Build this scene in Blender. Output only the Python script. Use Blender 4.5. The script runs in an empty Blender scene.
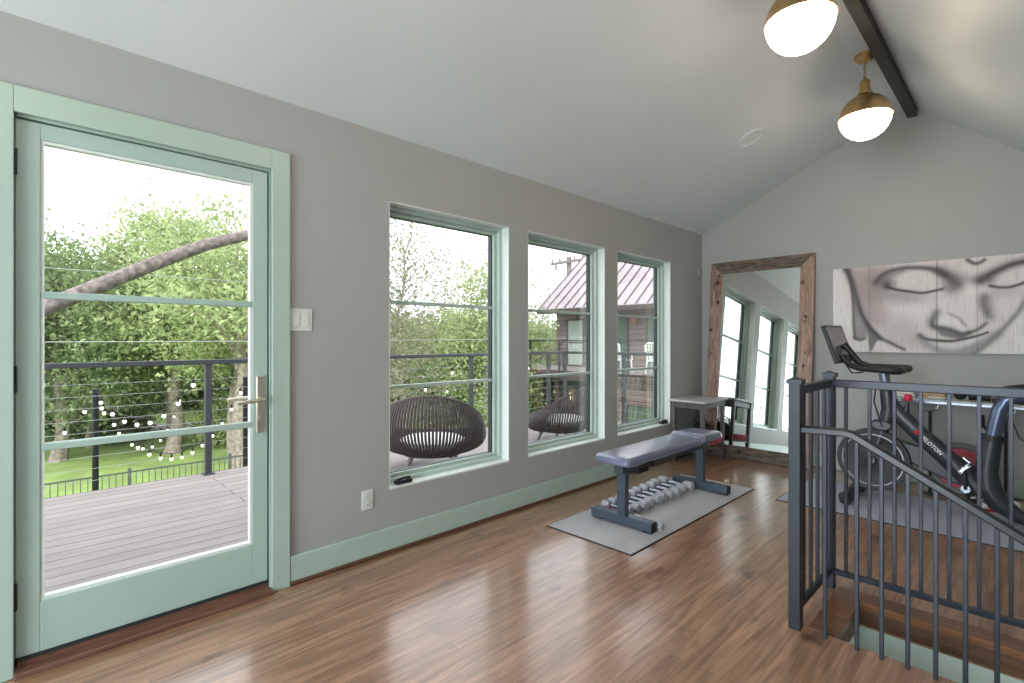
import bpy, bmesh, math, random
import numpy as np
from mathutils import Vector, Matrix
R = math.radians
PI = math.pi
S = bpy.context.scene
COL = S.collection
random.seed(7)

# ------------------------------------------------------------------ camera, sky, exposure
CAMX, CAMZ = 2.70, 1.28
cd = bpy.data.cameras.new('camera')
cam = bpy.data.objects.new('camera', cd)
COL.objects.link(cam)
cam.location = (CAMX, 0, CAMZ)
cam.rotation_euler = (R(90), 0, R(45.728))
cd.sensor_width = 36
cd.lens = 505 / 1024 * 36
cd.shift_y = -1.5 / 1024
cd.clip_start = 0.05
cd.clip_end = 500
S.camera = cam

w = bpy.data.worlds.new('world')
S.world = w
w.use_nodes = True
wn = w.node_tree
bg = wn.nodes['Background']
tc = wn.nodes.new('ShaderNodeTexCoord')
sp = wn.nodes.new('ShaderNodeSeparateXYZ')
wr = wn.nodes.new('ShaderNodeValToRGB')
wr.color_ramp.elements[0].position = 0.0
wr.color_ramp.elements[0].color = (0.90, 0.95, 1.0, 1)
wr.color_ramp.elements[1].position = 0.9
wr.color_ramp.elements[1].color = (0.93, 0.97, 1.0, 1)
wn.links.new(tc.outputs['Generated'], sp.inputs[0])
wn.links.new(sp.outputs['Z'], wr.inputs[0])
wn.links.new(wr.outputs[0], bg.inputs[0])
bg.inputs[1].default_value = 3.0

sd = bpy.data.lights.new('sun', 'SUN')
sd.energy = 3.0
sd.angle = R(25)
sd.color = (1.0, 0.96, 0.9)
sun = bpy.data.objects.new('sun', sd)
COL.objects.link(sun)
sun.rotation_euler = (R(46), 0, R(50))

# added area light in the unseen rear opening, brightens the room
def fill_light(name, loc, rot, sx, sy, watts):
    l = bpy.data.lights.new(name, 'AREA')
    l.shape = 'RECTANGLE'
    l.size = sx
    l.size_y = sy
    l.energy = watts
    l.color = (0.84, 0.93, 1.0)
    o = bpy.data.objects.new(name, l)
    COL.objects.link(o)
    o.location = loc
    o.rotation_euler = rot
fill_light('back_fill_light', (1.75, -3.21, 1.33), (R(90), 0, 0), 2.4, 2.05, 190)

S.view_settings.view_transform = 'Standard'
S.view_settings.look = 'None'
S.view_settings.exposure = 0.0
S.view_settings.gamma = 1.0
S.view_settings.use_curve_mapping = False

LAMP_GLOW = 19.0

# ------------------------------------------------------------------ materials
def srgb(r, g, b):
    f = lambda c: (c / 255 / 12.92) if c / 255 <= 0.04045 else ((c / 255 + 0.055) / 1.055) ** 2.4
    return (f(r), f(g), f(b), 1)

def mat(name, col, rough=0.5, metal=0.0, var=0.08, scale=12.0, bump=0.0, spec=0.5, stretch=(1, 1, 1), coat=0.0):
    """principled surface with a noise that varies its colour a little"""
    m = bpy.data.materials.new(name)
    m.use_nodes = True
    nt = m.node_tree
    b = nt.nodes['Principled BSDF']
    b.inputs['Roughness'].default_value = rough
    b.inputs['Metallic'].default_value = metal
    b.inputs['Specular IOR Level'].default_value = spec
    b.inputs['Coat Weight'].default_value = coat
    b.inputs['Coat Roughness'].default_value = 0.28
    t = nt.nodes.new('ShaderNodeTexCoord')
    mp = nt.nodes.new('ShaderNodeMapping')
    mp.inputs['Scale'].default_value = stretch
    n = nt.nodes.new('ShaderNodeTexNoise')
    n.inputs['Scale'].default_value = scale
    n.inputs['Detail'].default_value = 4
    r = nt.nodes.new('ShaderNodeValToRGB')
    lo = [max(0, c * (1 - var)) for c in col[:3]] + [1]
    hi = [min(1, c * (1 + var)) for c in col[:3]] + [1]
    r.color_ramp.elements[0].position = 0.3
    r.color_ramp.elements[1].position = 0.7
    r.color_ramp.elements[0].color = lo
    r.color_ramp.elements[1].color = hi
    nt.links.new(t.outputs['Object'], mp.inputs[0])
    nt.links.new(mp.outputs[0], n.inputs['Vector'])
    nt.links.new(n.outputs[0], r.inputs[0])
    nt.links.new(r.outputs[0], b.inputs['Base Color'])
    if bump:
        bp = nt.nodes.new('ShaderNodeBump')
        bp.inputs['Strength'].default_value = bump
        bp.inputs['Distance'].default_value = 0.01
        nt.links.new(n.outputs[0], bp.inputs['Height'])
        nt.links.new(bp.outputs[0], b.inputs['Normal'])
    return m

def emis(name, col, strength):
    m = bpy.data.materials.new(name)
    m.use_nodes = True
    nt = m.node_tree
    b = nt.nodes['Principled BSDF']
    b.inputs['Base Color'].default_value = (0.9, 0.88, 0.84, 1)
    b.inputs['Roughness'].default_value = 0.25
    b.inputs['Emission Color'].default_value = col
    b.inputs['Emission Strength'].default_value = strength
    return m

def glass_mat(name, tint=(1, 1, 1, 1), refl=1.0):
    m = bpy.data.materials.new(name)
    m.use_nodes = True
    nt = m.node_tree
    nt.nodes.clear()
    o = nt.nodes.new('ShaderNodeOutputMaterial')
    mx = nt.nodes.new('ShaderNodeMixShader')
    tr = nt.nodes.new('ShaderNodeBsdfTransparent')
    tr.inputs[0].default_value = tint
    gl = nt.nodes.new('ShaderNodeBsdfGlossy')
    gl.inputs['Roughness'].default_value = 0.02
    fr = nt.nodes.new('ShaderNodeFresnel')
    fr.inputs[0].default_value = 1.45
    mu = nt.nodes.new('ShaderNodeMath')
    mu.operation = 'MULTIPLY'
    mu.inputs[1].default_value = 0.3 * refl
    nt.links.new(fr.outputs[0], mu.inputs[0])
    nt.links.new(mu.outputs[0], mx.inputs[0])
    nt.links.new(tr.outputs[0], mx.inputs[1])
    nt.links.new(gl.outputs[0], mx.inputs[2])
    nt.links.new(mx.outputs[0], o.inputs[0])
    return m

def plank_mat(name, c1, c2, cm, width, length, rough, axis='Y', grain=0.5, coat=0.0, knots=True, mortar=0.0015, bump=0.15):
    m = bpy.data.materials.new(name)
    m.use_nodes = True
    nt = m.node_tree
    L = nt.links
    b = nt.nodes['Principled BSDF']
    b.inputs['Roughness'].default_value = rough
    b.inputs['Coat Weight'].default_value = coat
    b.inputs['Coat Roughness'].default_value = 0.17
    t = nt.nodes.new('ShaderNodeTexCoord')
    mp = nt.nodes.new('ShaderNodeMapping')
    if axis == 'Y':
        mp.inputs['Rotation'].default_value = (0, 0, R(90))
    L.new(t.outputs['Object'], mp.inputs[0])
    br = nt.nodes.new('ShaderNodeTexBrick')
    br.offset = 0.37
    br.inputs['Scale'].default_value = 1
    br.inputs['Brick Width'].default_value = length
    br.inputs['Row Height'].default_value = width
    br.inputs['Mortar Size'].default_value = mortar
    br.inputs['Color1'].default_value = c1
    br.inputs['Color2'].default_value = c2
    br.inputs['Mortar'].default_value = cm
    br.inputs['Bias'].default_value = 0
    L.new(mp.outputs[0], br.inputs[0])
    ms = nt.nodes.new('ShaderNodeMapping')
    ms.inputs['Scale'].default_value = (2.2, 30, 30) if axis != 'Y' else (30, 2.2, 30)
    L.new(t.outputs['Object'], ms.inputs[0])
    n = nt.nodes.new('ShaderNodeTexNoise')
    n.inputs['Scale'].default_value = 1.3
    n.inputs['Detail'].default_value = 6
    n.inputs['Distortion'].default_value = 0.6
    L.new(ms.outputs[0], n.inputs['Vector'])
    r = nt.nodes.new('ShaderNodeValToRGB')
    r.color_ramp.elements[0].position = 0.32
    r.color_ramp.elements[0].color = (1 - grain, 1 - grain, 1 - grain, 1)
    r.color_ramp.elements[1].position = 0.68
    r.color_ramp.elements[1].color = (1 + grain * .35, 1 + grain * .35, 1 + grain * .35, 1)
    L.new(n.outputs[0], r.inputs[0])
    mx = nt.nodes.new('ShaderNodeMixRGB')
    mx.blend_type = 'MULTIPLY'
    mx.inputs[0].default_value = 1
    L.new(br.outputs[0], mx.inputs[1])
    L.new(r.outputs[0], mx.inputs[2])
    out = mx.outputs[0]
    if knots:
        mk = nt.nodes.new('ShaderNodeMapping')
        mk.inputs['Scale'].default_value = (1.0, 2.2, 1) if axis != 'Y' else (2.2, 1.0, 1)
        L.new(t.outputs['Object'], mk.inputs[0])
        v = nt.nodes.new('ShaderNodeTexNoise')
        v.inputs['Scale'].default_value = 2.6
        v.inputs['Detail'].default_value = 3
        L.new(mk.outputs[0], v.inputs['Vector'])
        kr = nt.nodes.new('ShaderNodeValToRGB')
        kr.color_ramp.elements[0].position = 0.62
        kr.color_ramp.elements[0].color = (1, 1, 1, 1)
        kr.color_ramp.elements[1].position = 0.75
        kr.color_ramp.elements[1].color = (0.32, 0.25, 0.22, 1)
        L.new(v.outputs[0], kr.inputs[0])
        m2 = nt.nodes.new('ShaderNodeMixRGB')
        m2.blend_type = 'MULTIPLY'
        m2.inputs[0].default_value = 1
        L.new(out, m2.inputs[1])
        L.new(kr.outputs[0], m2.inputs[2])
        out = m2.outputs[0]
    L.new(out, b.inputs['Base Color'])
    bp = nt.nodes.new('ShaderNodeBump')
    bp.inputs['Strength'].default_value = bump
    bp.inputs['Distance'].default_value = 0.004
    L.new(n.outputs[0], bp.inputs['Height'])
    L.new(bp.outputs[0], b.inputs['Normal'])
    return m

def leaf_mat(name, dark, light):
    m = bpy.data.materials.new(name)
    m.use_nodes = True
    nt = m.node_tree
    L = nt.links
    nt.nodes.clear()
    o = nt.nodes.new('ShaderNodeOutputMaterial')
    t = nt.nodes.new('ShaderNodeTexCoord')
    n = nt.nodes.new('ShaderNodeTexNoise')
    n.inputs['Scale'].default_value = 1.6
    n.inputs['Detail'].default_value = 6
    L.new(t.outputs['Object'], n.inputs['Vector'])
    r = nt.nodes.new('ShaderNodeValToRGB')
    r.color_ramp.elements[0].position = 0.35
    r.color_ramp.elements[0].color = dark
    r.color_ramp.elements[1].position = 0.65
    r.color_ramp.elements[1].color = light
    L.new(n.outputs[0], r.inputs[0])
    d = nt.nodes.new('ShaderNodeBsdfDiffuse')
    tl = nt.nodes.new('ShaderNodeBsdfTranslucent')
    L.new(r.outputs[0], d.inputs[0])
    L.new(r.outputs[0], tl.inputs[0])
    mx = nt.nodes.new('ShaderNodeMixShader')
    mx.inputs[0].default_value = 0.4
    L.new(d.outputs[0], mx.inputs[1])
    L.new(tl.outputs[0], mx.inputs[2])
    L.new(mx.outputs[0], o.inputs[0])
    return m

M = {}
M['wall'] = mat('wall_paint', srgb(162, 164, 162), 0.55, var=0.02, scale=3)
M['ceiling'] = mat('ceiling_paint', srgb(214, 222, 226), 0.5, var=0.02, scale=2)
M['trim'] = mat('trim_paint', srgb(168, 188, 176), 0.35, var=0.02, scale=4)
M['door'] = mat('door_paint', srgb(164, 186, 178), 0.35, var=0.02, scale=4)
M['win'] = mat('window_paint', srgb(178, 196, 188), 0.35, var=0.02, scale=4)
M['sill'] = mat('sill_paint', srgb(214, 222, 218), 0.35, var=0.02, scale=4)
M['floor'] = plank_mat('oak_floor', srgb(148, 110, 84), srgb(170, 130, 102), srgb(108, 76, 58), 0.062, 0.95, 0.32, 'Y', 0.45, 1.0, True, 0.0008)
M['nosing'] = plank_mat('oak_nosing', srgb(112, 76, 54), srgb(128, 88, 62), srgb(60, 38, 28), 0.3, 3, 0.3, 'X', 0.4, 0.2)
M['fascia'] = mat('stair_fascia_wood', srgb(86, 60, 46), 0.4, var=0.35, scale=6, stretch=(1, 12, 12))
M['threshold'] = mat('threshold_wood', srgb(112, 78, 64), 0.4, var=0.35, scale=5, stretch=(12, 1, 12))
M['stairwall'] = mat('stairwell_paint', srgb(186, 206, 208), 0.5, var=0.02, scale=3)
M['beam'] = mat('beam_wood', srgb(66, 64, 56), 0.6, var=0.3, scale=7, stretch=(10, 1, 10), bump=0.3)
M['black'] = mat('black_metal', srgb(34, 38, 42), 0.35, metal=0.4, var=0.1)
M['railing'] = mat('railing_iron', srgb(44, 50, 60), 0.35, metal=0.3, var=0.1)
M['handrail'] = mat('handrail_iron', srgb(40, 44, 46), 0.35, metal=0.3, var=0.1)
M['glass'] = glass_mat('window_glass')
M['spacer'] = mat('window_spacer', srgb(40, 48, 52), 0.4)
M['nickel'] = mat('satin_nickel', srgb(214, 204, 186), 0.28, metal=0.85, var=0.05)
M['plastic'] = mat('white_plastic', srgb(208, 212, 204), 0.4, var=0.02)
M['brass'] = mat('aged_brass', srgb(208, 176, 128), 0.3, metal=1.0, var=0.12, scale=20)
M['opal'] = emis('opal_glass', (1.0, 0.80, 0.60, 1), LAMP_GLOW)
M['mat_grey'] = mat('rubber_mat', srgb(170, 170, 174), 0.45, var=0.06, scale=40, bump=0.2)
M['mat_edge'] = mat('mat_edge', srgb(40, 38, 38), 0.7)
M['mat_blue'] = mat('bike_mat_rubber', srgb(160, 166, 182), 0.5, var=0.05, scale=40, bump=0.2)
M['pad'] = mat('pad_vinyl', srgb(104, 112, 138), 0.26, var=0.08, scale=60, bump=0.05, coat=1.0)
M['pad_trim'] = mat('pad_piping', srgb(150, 156, 172), 0.35)
M['steel'] = mat('bench_steel', srgb(74, 86, 98), 0.38, metal=0.3, var=0.08)
M['rubber'] = mat('rubber', srgb(24, 25, 27), 0.6)
M['dumbbell'] = mat('cast_grey_iron', srgb(176, 178, 184), 0.4, metal=0.2, var=0.2, scale=30)
M['chrome'] = mat('chrome', srgb(205, 208, 212), 0.25, metal=1.0, var=0.03)
M['red'] = mat('red_vinyl', srgb(176, 34, 48), 0.4)
M['pink'] = mat('pink_red_plastic', srgb(226, 44, 84), 0.35)
M['table_top'] = mat('weathered_grey_wood', srgb(176, 176, 178), 0.45, var=0.15, scale=6, stretch=(1, 10, 10))
M['table_wood'] = mat('dark_weathered_wood', srgb(84, 78, 76), 0.5, var=0.25, scale=8, stretch=(8, 8, 1))
M['bag'] = mat('black_cloth', srgb(26, 30, 32), 0.8, var=0.2, scale=30)
M['cloth_pink'] = mat('pink_cloth', srgb(190, 70, 92), 0.8, var=0.2)
M['mirror'] = mat('mirror_silvering', srgb(232, 240, 236), 0.015, metal=1.0, var=0.0)
M['bike'] = mat('bike_black', srgb(48, 52, 58), 0.36, metal=0.2, var=0.1, coat=0.2)
M['bike_dark'] = mat('bike_rubber', srgb(28, 29, 32), 0.5)
M['bike_grey'] = mat('bike_silver', srgb(150, 156, 166), 0.25, metal=0.8, var=0.05)
M['bike_blue'] = mat('seat_post_grey', srgb(92, 104, 128), 0.25, metal=0.6, var=0.05)
M['screen'] = mat('screen_glass', srgb(120, 118, 122), 0.18, var=0.15, scale=8)  # grey base colour stands in for bright reflections on the display
M['white'] = mat('white_paint', srgb(238, 238, 236), 0.4)
M['paper'] = mat('folded_white_cloth', srgb(226, 220, 222), 0.8, var=0.06)
M['tan'] = mat('tan_cardboard', srgb(176, 148, 116), 0.7, var=0.1)
M['desk'] = mat('desk_white_top', srgb(186, 200, 198), 0.2, var=0.03)
M['disc_red'] = mat('board_red', srgb(178, 72, 92), 0.5, var=0.15)
M['disc_grey'] = mat('board_grey', srgb(110, 116, 120), 0.5)
M['deck'] = plank_mat('deck_boards', srgb(130, 123, 122), srgb(144, 136, 135), srgb(40, 36, 36), 0.14, 3.6, 0.7, 'Y', 0.22, 0.0, False, 0.004, 0.2)
M['deck_rail'] = mat('deck_rail_steel', srgb(56, 60, 66), 0.5, metal=0.2)
M['fence'] = mat('fence_metal', srgb(78, 84, 78), 0.6)
M['flywheel_ring'] = mat('flywheel_ring', srgb(128, 132, 138), 0.3, metal=0.5)
M['post_grey'] = mat('handlebar_post_grey', srgb(112, 120, 134), 0.3, metal=0.5)
M['cable'] = mat('stainless_cable', srgb(150, 154, 152), 0.4, metal=0.6)
M['rope'] = mat('grey_rope', srgb(82, 74, 74), 0.8, var=0.25, scale=60)
M['cushion'] = mat('white_cushion', srgb(226, 226, 224), 0.9, var=0.04)
M['leg_wood'] = mat('grey_teak', srgb(150, 142, 138), 0.6, var=0.2, scale=10, stretch=(8, 8, 1))
M['bark'] = mat('bark', srgb(146, 136, 128), 0.9, var=0.4, scale=9, bump=0.6)
M['bark_dark'] = mat('bark_dark', srgb(112, 103, 100), 0.9, var=0.55, scale=16, bump=0.6)
M['leaf_a'] = leaf_mat('leaf_mid_green', srgb(104, 124, 88), srgb(152, 168, 124))
M['leaf_b'] = leaf_mat('leaf_light_green', srgb(134, 152, 104), srgb(184, 196, 146))
M['leaf_c'] = leaf_mat('leaf_grey_green', srgb(116, 124, 94), srgb(158, 162, 130))
M['leaf_d'] = leaf_mat('leaf_deep_green', srgb(88, 108, 78), srgb(132, 148, 108))
M['lawn'] = mat('lawn', srgb(132, 156, 88), 0.95, var=0.22, scale=1.2)
M['street'] = mat('street', srgb(170, 166, 160), 0.9, var=0.06, scale=2)
M['roof'] = mat('metal_roof', srgb(162, 152, 158), 0.5, metal=0.0, var=0.03, scale=2)
M['seam'] = mat('roof_seam', srgb(84, 72, 76), 0.5, metal=0.0)
M['siding'] = plank_mat('siding', srgb(124, 106, 104), srgb(130, 112, 110), srgb(62, 50, 50), 0.2, 40, 0.8, 'X', 0.1, 0, False, 0.012, 0.1)
M['siding_trim'] = mat('siding_trim', srgb(72, 58, 56), 0.7)
M['house_dark'] = mat('carport_dark', srgb(70, 60, 58), 0.8)
M['house_glass'] = mat('house_window_glass', srgb(84, 100, 88), 0.08, var=0.15, scale=0.8)
M['house_white'] = mat('house_door_paint', srgb(178, 194, 186), 0.5)
M['copper'] = mat('copper', srgb(186, 120, 104), 0.35, metal=0.7)
M['pole'] = mat('utility_pole_wood', srgb(132, 124, 120), 0.9, var=0.2, scale=4)
M['bulb'] = emis('bulb_glass', (1.0, 0.93, 0.8, 1), 1.0)
M['glow'] = emis('wall_lamp_glow', (1.0, 0.72, 0.42, 1), 5.0)
M['red_mark'] = mat('red_mark', srgb(214, 36, 66), 0.4)

# siding boards run level on upright walls: use X and Z
def upright(mname):
    nt = M[mname].node_tree
    for n in list(nt.nodes):
        if n.type == 'TEX_COORD':
            tcx = n
    sep = nt.nodes.new('ShaderNodeSeparateXYZ')
    add = nt.nodes.new('ShaderNodeMath')
    add.operation = 'ADD'
    cmb = nt.nodes.new('ShaderNodeCombineXYZ')
    tgt = [l.to_socket for l in tcx.outputs['Object'].links]
    nt.links.new(tcx.outputs['Object'], sep.inputs[0])
    nt.links.new(sep.outputs['X'], add.inputs[0])
    nt.links.new(sep.outputs['Y'], add.inputs[1])
    nt.links.new(add.outputs[0], cmb.inputs['X'])
    nt.links.new(sep.outputs['Z'], cmb.inputs['Y'])
    for s in tgt:
        nt.links.new(cmb.outputs[0], s)
upright('siding')

# ------------------------------------------------------------------ mesh helpers
ORG = {}

def frame_of(d):
    d = d.normalized()
    a = Vector((0, 0, 1)) if abs(d.z) < 0.95 else Vector((1, 0, 0))
    u = d.cross(a).normalized()
    return u, d.cross(u).normalized()

class MB:
    def __init__(s):
        s.v = []
        s.f = []
    def add(s, vs, fs):
        k = len(s.v)
        s.v += [Vector(p) for p in vs]
        s.f += [tuple(i + k for i in q) for q in fs]
        return s
    def box(s, lo, hi):
        (a, b, c), (d, e, f) = lo, hi
        return s.add([(a, b, c), (d, b, c), (d, e, c), (a, e, c), (a, b, f), (d, b, f), (d, e, f), (a, e, f)],
                     [(0, 3, 2, 1), (4, 5, 6, 7), (0, 1, 5, 4), (1, 2, 6, 5), (2, 3, 7, 6), (3, 0, 4, 7)])
    def obox(s, c, size, rot):
        """box of a size about a centre, turned by a matrix"""
        hx, hy, hz = size[0] / 2, size[1] / 2, size[2] / 2
        vs = [Vector(c) + rot @ Vector((x, y, z)) for z in (-hz, hz) for x, y in ((-hx, -hy), (hx, -hy), (hx, hy), (-hx, hy))]
        return s.add(vs, [(0, 3, 2, 1), (4, 5, 6, 7), (0, 1, 5, 4), (1, 2, 6, 5), (2, 3, 7, 6), (3, 0, 4, 7)])
    def tube(s, pts, rad, n=10, flat=1.0, close=False, up=None):
        pts = [Vector(p) for p in pts]
        m = len(pts)
        rs = rad if isinstance(rad, (list, tuple)) else [rad] * m
        rings = []
        u = None
        for i, p in enumerate(pts):
            if close:
                d = pts[(i + 1) % m] - pts[i - 1]
            else:
                d = pts[min(i + 1, m - 1)] - pts[max(i - 1, 0)]
            if u is None:
                if up is not None:
                    d0 = d.normalized()
                    u = (Vector(up) - d0 * Vector(up).dot(d0)).normalized()
                    v = d0.cross(u)
                else:
                    u, v = frame_of(d)
            else:
                d0 = d.normalized()
                u = (u - d0 * u.dot(d0))
                if u.length < 1e-6:
                    u, v = frame_of(d)
                u.normalize()
                v = d0.cross(u)
            rings.append([p + (u * math.cos(2 * PI * k / n) + v * math.sin(2 * PI * k / n) * flat) * rs[i] for k in range(n)])
        vs = [q for r in rings for q in r]
        fs = []
        for i in range(m if close else m - 1):
            j = (i + 1) % m
            for k in range(n):
                a, b = i * n + k, i * n + (k + 1) % n
                c, d = j * n + (k + 1) % n, j * n + k
                fs.append((a, b, c, d))
        if not close:
            fs.append(tuple(range(n))[::-1])
            fs.append(tuple((m - 1) * n + k for k in range(n)))
        return s.add(vs, fs)
    def cyl(s, a, b, r, n=16, r2=None):
        return s.tube([a, b], [r, r if r2 is None else r2], n)
    def lathe(s, c, prof, n=32, axis='Z'):
        c = Vector(c)
        vs, fs = [], []
        def pt(r, h, k):
            x, y = r * math.cos(2 * PI * k / n), r * math.sin(2 * PI * k / n)
            if axis == 'Z':
                return c + Vector((x, y, h))
            if axis == 'Y':
                return c + Vector((x, h, y))
            return c + Vector((h, x, y))
        for r, h in prof:
            vs += [pt(max(r, 1e-4), h, k) for k in range(n)]
        for i in range(len(prof) - 1):
            for k in range(n):
                fs.append((i * n + k, i * n + (k + 1) % n, (i + 1) * n + (k + 1) % n, (i + 1) * n + k))
        return s.add(vs, fs)
    def prism(s, poly, a, b, axis='Y'):
        """outline (two coordinates) extruded between a and b along an axis"""
        n = len(poly)
        def pt(p, h):
            if axis == 'Y':
                return (p[0], h, p[1])
            if axis == 'X':
                return (h, p[0], p[1])
            return (p[0], p[1], h)
        vs = [pt(p, a) for p in poly] + [pt(p, b) for p in poly]
        fs = [tuple(range(n)), tuple(range(2 * n - 1, n - 1, -1))]
        for i in range(n):
            j = (i + 1) % n
            fs.append((i, i + n, j + n, j))
        return s.add(vs, fs)
    def build(s, name, m, parent=None, bevel=0.0, seg=2, smooth=True, sub=0, base=True):
        me = bpy.data.meshes.new(name)
        if parent is not None:
            o = Vector(ORG[parent])
        elif base:
            xs = [p.x for p in s.v]; ys = [p.y for p in s.v]; zs = [p.z for p in s.v]
            o = Vector(((min(xs) + max(xs)) / 2, (min(ys) + max(ys)) / 2, min(zs)))
        else:
            o = Vector((0, 0, 0))
        me.from_pydata([p - o for p in s.v], [], s.f)
        bm = bmesh.new()
        bm.from_mesh(me)
        bmesh.ops.remove_doubles(bm, verts=bm.verts, dist=1e-5)
        bmesh.ops.recalc_face_normals(bm, faces=bm.faces)
        bm.to_mesh(me)
        bm.free()
        me.materials.append(M[m] if isinstance(m, str) else m)
        if smooth:
            me.shade_smooth()
            me.set_sharp_from_angle(angle=R(38))
        ob = bpy.data.objects.new(name, me)
        COL.objects.link(ob)
        if parent is not None:
            ob.parent = parent
        else:
            ob.location = o
        ORG[ob] = o
        if bevel:
            b = ob.modifiers.new('bevel', 'BEVEL')
            b.width = bevel
            b.segments = seg
            b.limit_method = 'ANGLE'
            b.angle_limit = R(40)
            b.harden_normals = False
        if sub:
            q = ob.modifiers.new('sub', 'SUBSURF')
            q.levels = sub
            q.render_levels = sub
        return ob

def tag(o, label=None, cat=None, group=None, kind=None):
    if label: o['label'] = label
    if cat: o['category'] = cat
    if group: o['group'] = group
    if kind: o['kind'] = kind
    return o

def thing(name, loc, label=None, cat=None, group=None, kind=None, local=False):
    """an Empty at the base of a thing; parts are given in world space unless local"""
    o = bpy.data.objects.new(name, None)
    o.empty_display_size = 0.1
    COL.objects.link(o)
    o.location = loc
    ORG[o] = Vector((0, 0, 0)) if local else Vector(loc)
    return tag(o, label, cat, group, kind)

def copy_tree(o, parent=None):
    c = o.copy()
    COL.objects.link(c)
    if parent is not None:
        c.parent = parent
    for ch in list(o.children):
        copy_tree(ch, c)
    return c

def struct(mb, name, m, **k):
    return tag(mb.build(name, m, base=False, **k), kind='structure')

def holed(mb, axis, a, b, lo, hi, holes):
    """a wall slab between a and b along its thickness axis, spanning lo..hi, with rectangular openings"""
    us = sorted({lo[0], hi[0]} | {h[0] for h in holes} | {h[2] for h in holes})
    vs = sorted({lo[1], hi[1]} | {h[1] for h in holes} | {h[3] for h in holes})
    for i in range(len(us) - 1):
        for j in range(len(vs) - 1):
            cu, cv = (us[i] + us[i + 1]) / 2, (vs[j] + vs[j + 1]) / 2
            if any(h[0] < cu < h[2] and h[1] < cv < h[3] for h in holes):
                continue
            if axis == 'X':
                mb.box((a, us[i], vs[j]), (b, us[i + 1], vs[j + 1]))
            elif axis == 'Y':
                mb.box((us[i], a, vs[j]), (us[i + 1], b, vs[j + 1]))
            else:
                mb.box((us[i], vs[j], a), (us[i + 1], vs[j + 1], b))
    return mb

# ------------------------------------------------------------------ room shell
LY = 5.76          # end wall
BY = -3.2          # wall behind the camera
RX = 4.2           # wall to the right
HOLE = (2.11, 2.51, 3.95, 2.95)      # stair opening in the floor
WZ0, WZ1 = 0.375, 2.12
WINS = [(1.596, 2.603), (2.803, 3.814), (4.010, 5.013)]

fl = holed(MB(), 'Z', -0.12, 0.0, (-0.2, BY - 0.2), (RX + 0.2, LY + 0.2), [HOLE])
struct(fl, 'floor', 'floor')

lw = holed(MB(), 'X', -0.2, 0.0, (BY - 0.2, -0.3), (LY + 0.2, 2.518),
           [(-0.03, 0.0, 0.933, 2.16)] + [(a, WZ0, b, WZ1) for a, b in WINS])
struct(lw, 'wall_left', 'wall', smooth=False)

def gable(mb, y0, y1, holes=()):
    mb.prism([(-0.2, -0.3), (-0.2, 2.50), (0.0, 2.518), (1.785, 3.36), (1.99, 3.36), (RX, 1.46), (RX + 0.2, 1.3), (RX + 0.2, -0.3)], y0, y1, 'Y')
    return mb
struct(gable(MB(), LY, LY + 0.2), 'wall_end', 'wall', smooth=False)
# wall behind the camera, its unseen openings added to let in sky light
bw = holed(MB(), 'Y', BY - 0.2, BY, (-0.2, -0.3), (RX + 0.2, 2.5), [(0.5, 0.25, 3.0, 2.4), (3.0, 0.25, 3.2, 1.5)])
bw.prism([(-0.2, 2.5), (0.0, 2.518), (1.785, 3.36), (1.99, 3.36), (2.99, 2.5)], BY - 0.2, BY, 'Y')
struct(bw, 'wall_back', 'wall', smooth=False)
rw = holed(MB(), 'X', RX, RX + 0.2, (BY - 0.2, -0.3), (LY + 0.2, 1.46), [])
struct(rw, 'wall_right', 'wall', smooth=False)

cl = MB()
cl.prism([(0.0, 2.518), (-0.2, 2.424), (-0.2, 2.62), (1.70, 3.52), (1.785, 3.36)], BY - 0.2, LY + 0.2, 'Y')
cl.prism([(1.785, 3.36), (1.70, 3.52), (2.1, 3.52), (1.99, 3.36)], BY - 0.2, LY + 0.2, 'Y')
cl.prism([(1.99, 3.36), (2.1, 3.52), (RX + 0.25, 1.42), (RX + 0.15, 1.331)], BY - 0.2, LY + 0.2, 'Y')
struct(cl, 'ceiling', 'ceiling', smooth=False)
struct(MB().box((1.925, BY, 3.285), (1.997, LY, 3.37)), 'trim_ridge_beam', 'beam', bevel=0.004)

bb = MB()
for y0, y1 in ((BY, -0.125), (1.006, LY)):
    bb.box((0.0, y0, 0.022), (0.018, y1, 0.150))
struct(bb, 'baseboard_left', 'trim', bevel=0.003)
struct(MB().box((0.018, LY - 0.018, 0.012), (RX, LY, 0.150)), 'baseboard_end', 'trim', bevel=0.003)
struct(MB().box((RX - 0.018, BY, 0.012), (RX, LY - 0.02, 0.150)), 'baseboard_right', 'trim', bevel=0.003)

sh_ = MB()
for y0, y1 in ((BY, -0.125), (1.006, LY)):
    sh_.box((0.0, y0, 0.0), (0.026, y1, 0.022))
struct(sh_, 'trim_dark_strip', 'fascia', bevel=0.006)  # dark strip added along the foot of the baseboard

# stair opening: nosing boards, fascia, green well walls
x0, y0, x1, y1 = HOLE
ns = MB()
ns.box((x0 - 0.10, y0, 0.0005), (x0 + 0.012, y1, 0.004)); ns.box((x0, y0, -0.028), (x0 + 0.012, y1, 0.0005))
ns.box((x0 - 0.10, y1, 0.0005), (x1, y1 + 0.10, 0.004)); ns.box((x0, y1 - 0.014, -0.028), (x1, y1, 0.004))
struct(ns, 'trim_stair_nosing', 'nosing')
fs = MB()
fs.box((x0, y1 - 0.012, -0.105), (x1, y1, -0.030))
fs.box((x0, y0, -0.105), (x0 + 0.012, y1 - 0.012, -0.030))
struct(fs, 'trim_stair_fascia', 'fascia')
sw = MB()
sw.box((x0 - 0.12, y1, -2.8), (x1 + 0.3, y1 + 0.12, -0.12))
sw.box((x0 - 0.12, y0 - 0.12, -2.8), (x0, y1, -0.12))
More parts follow.
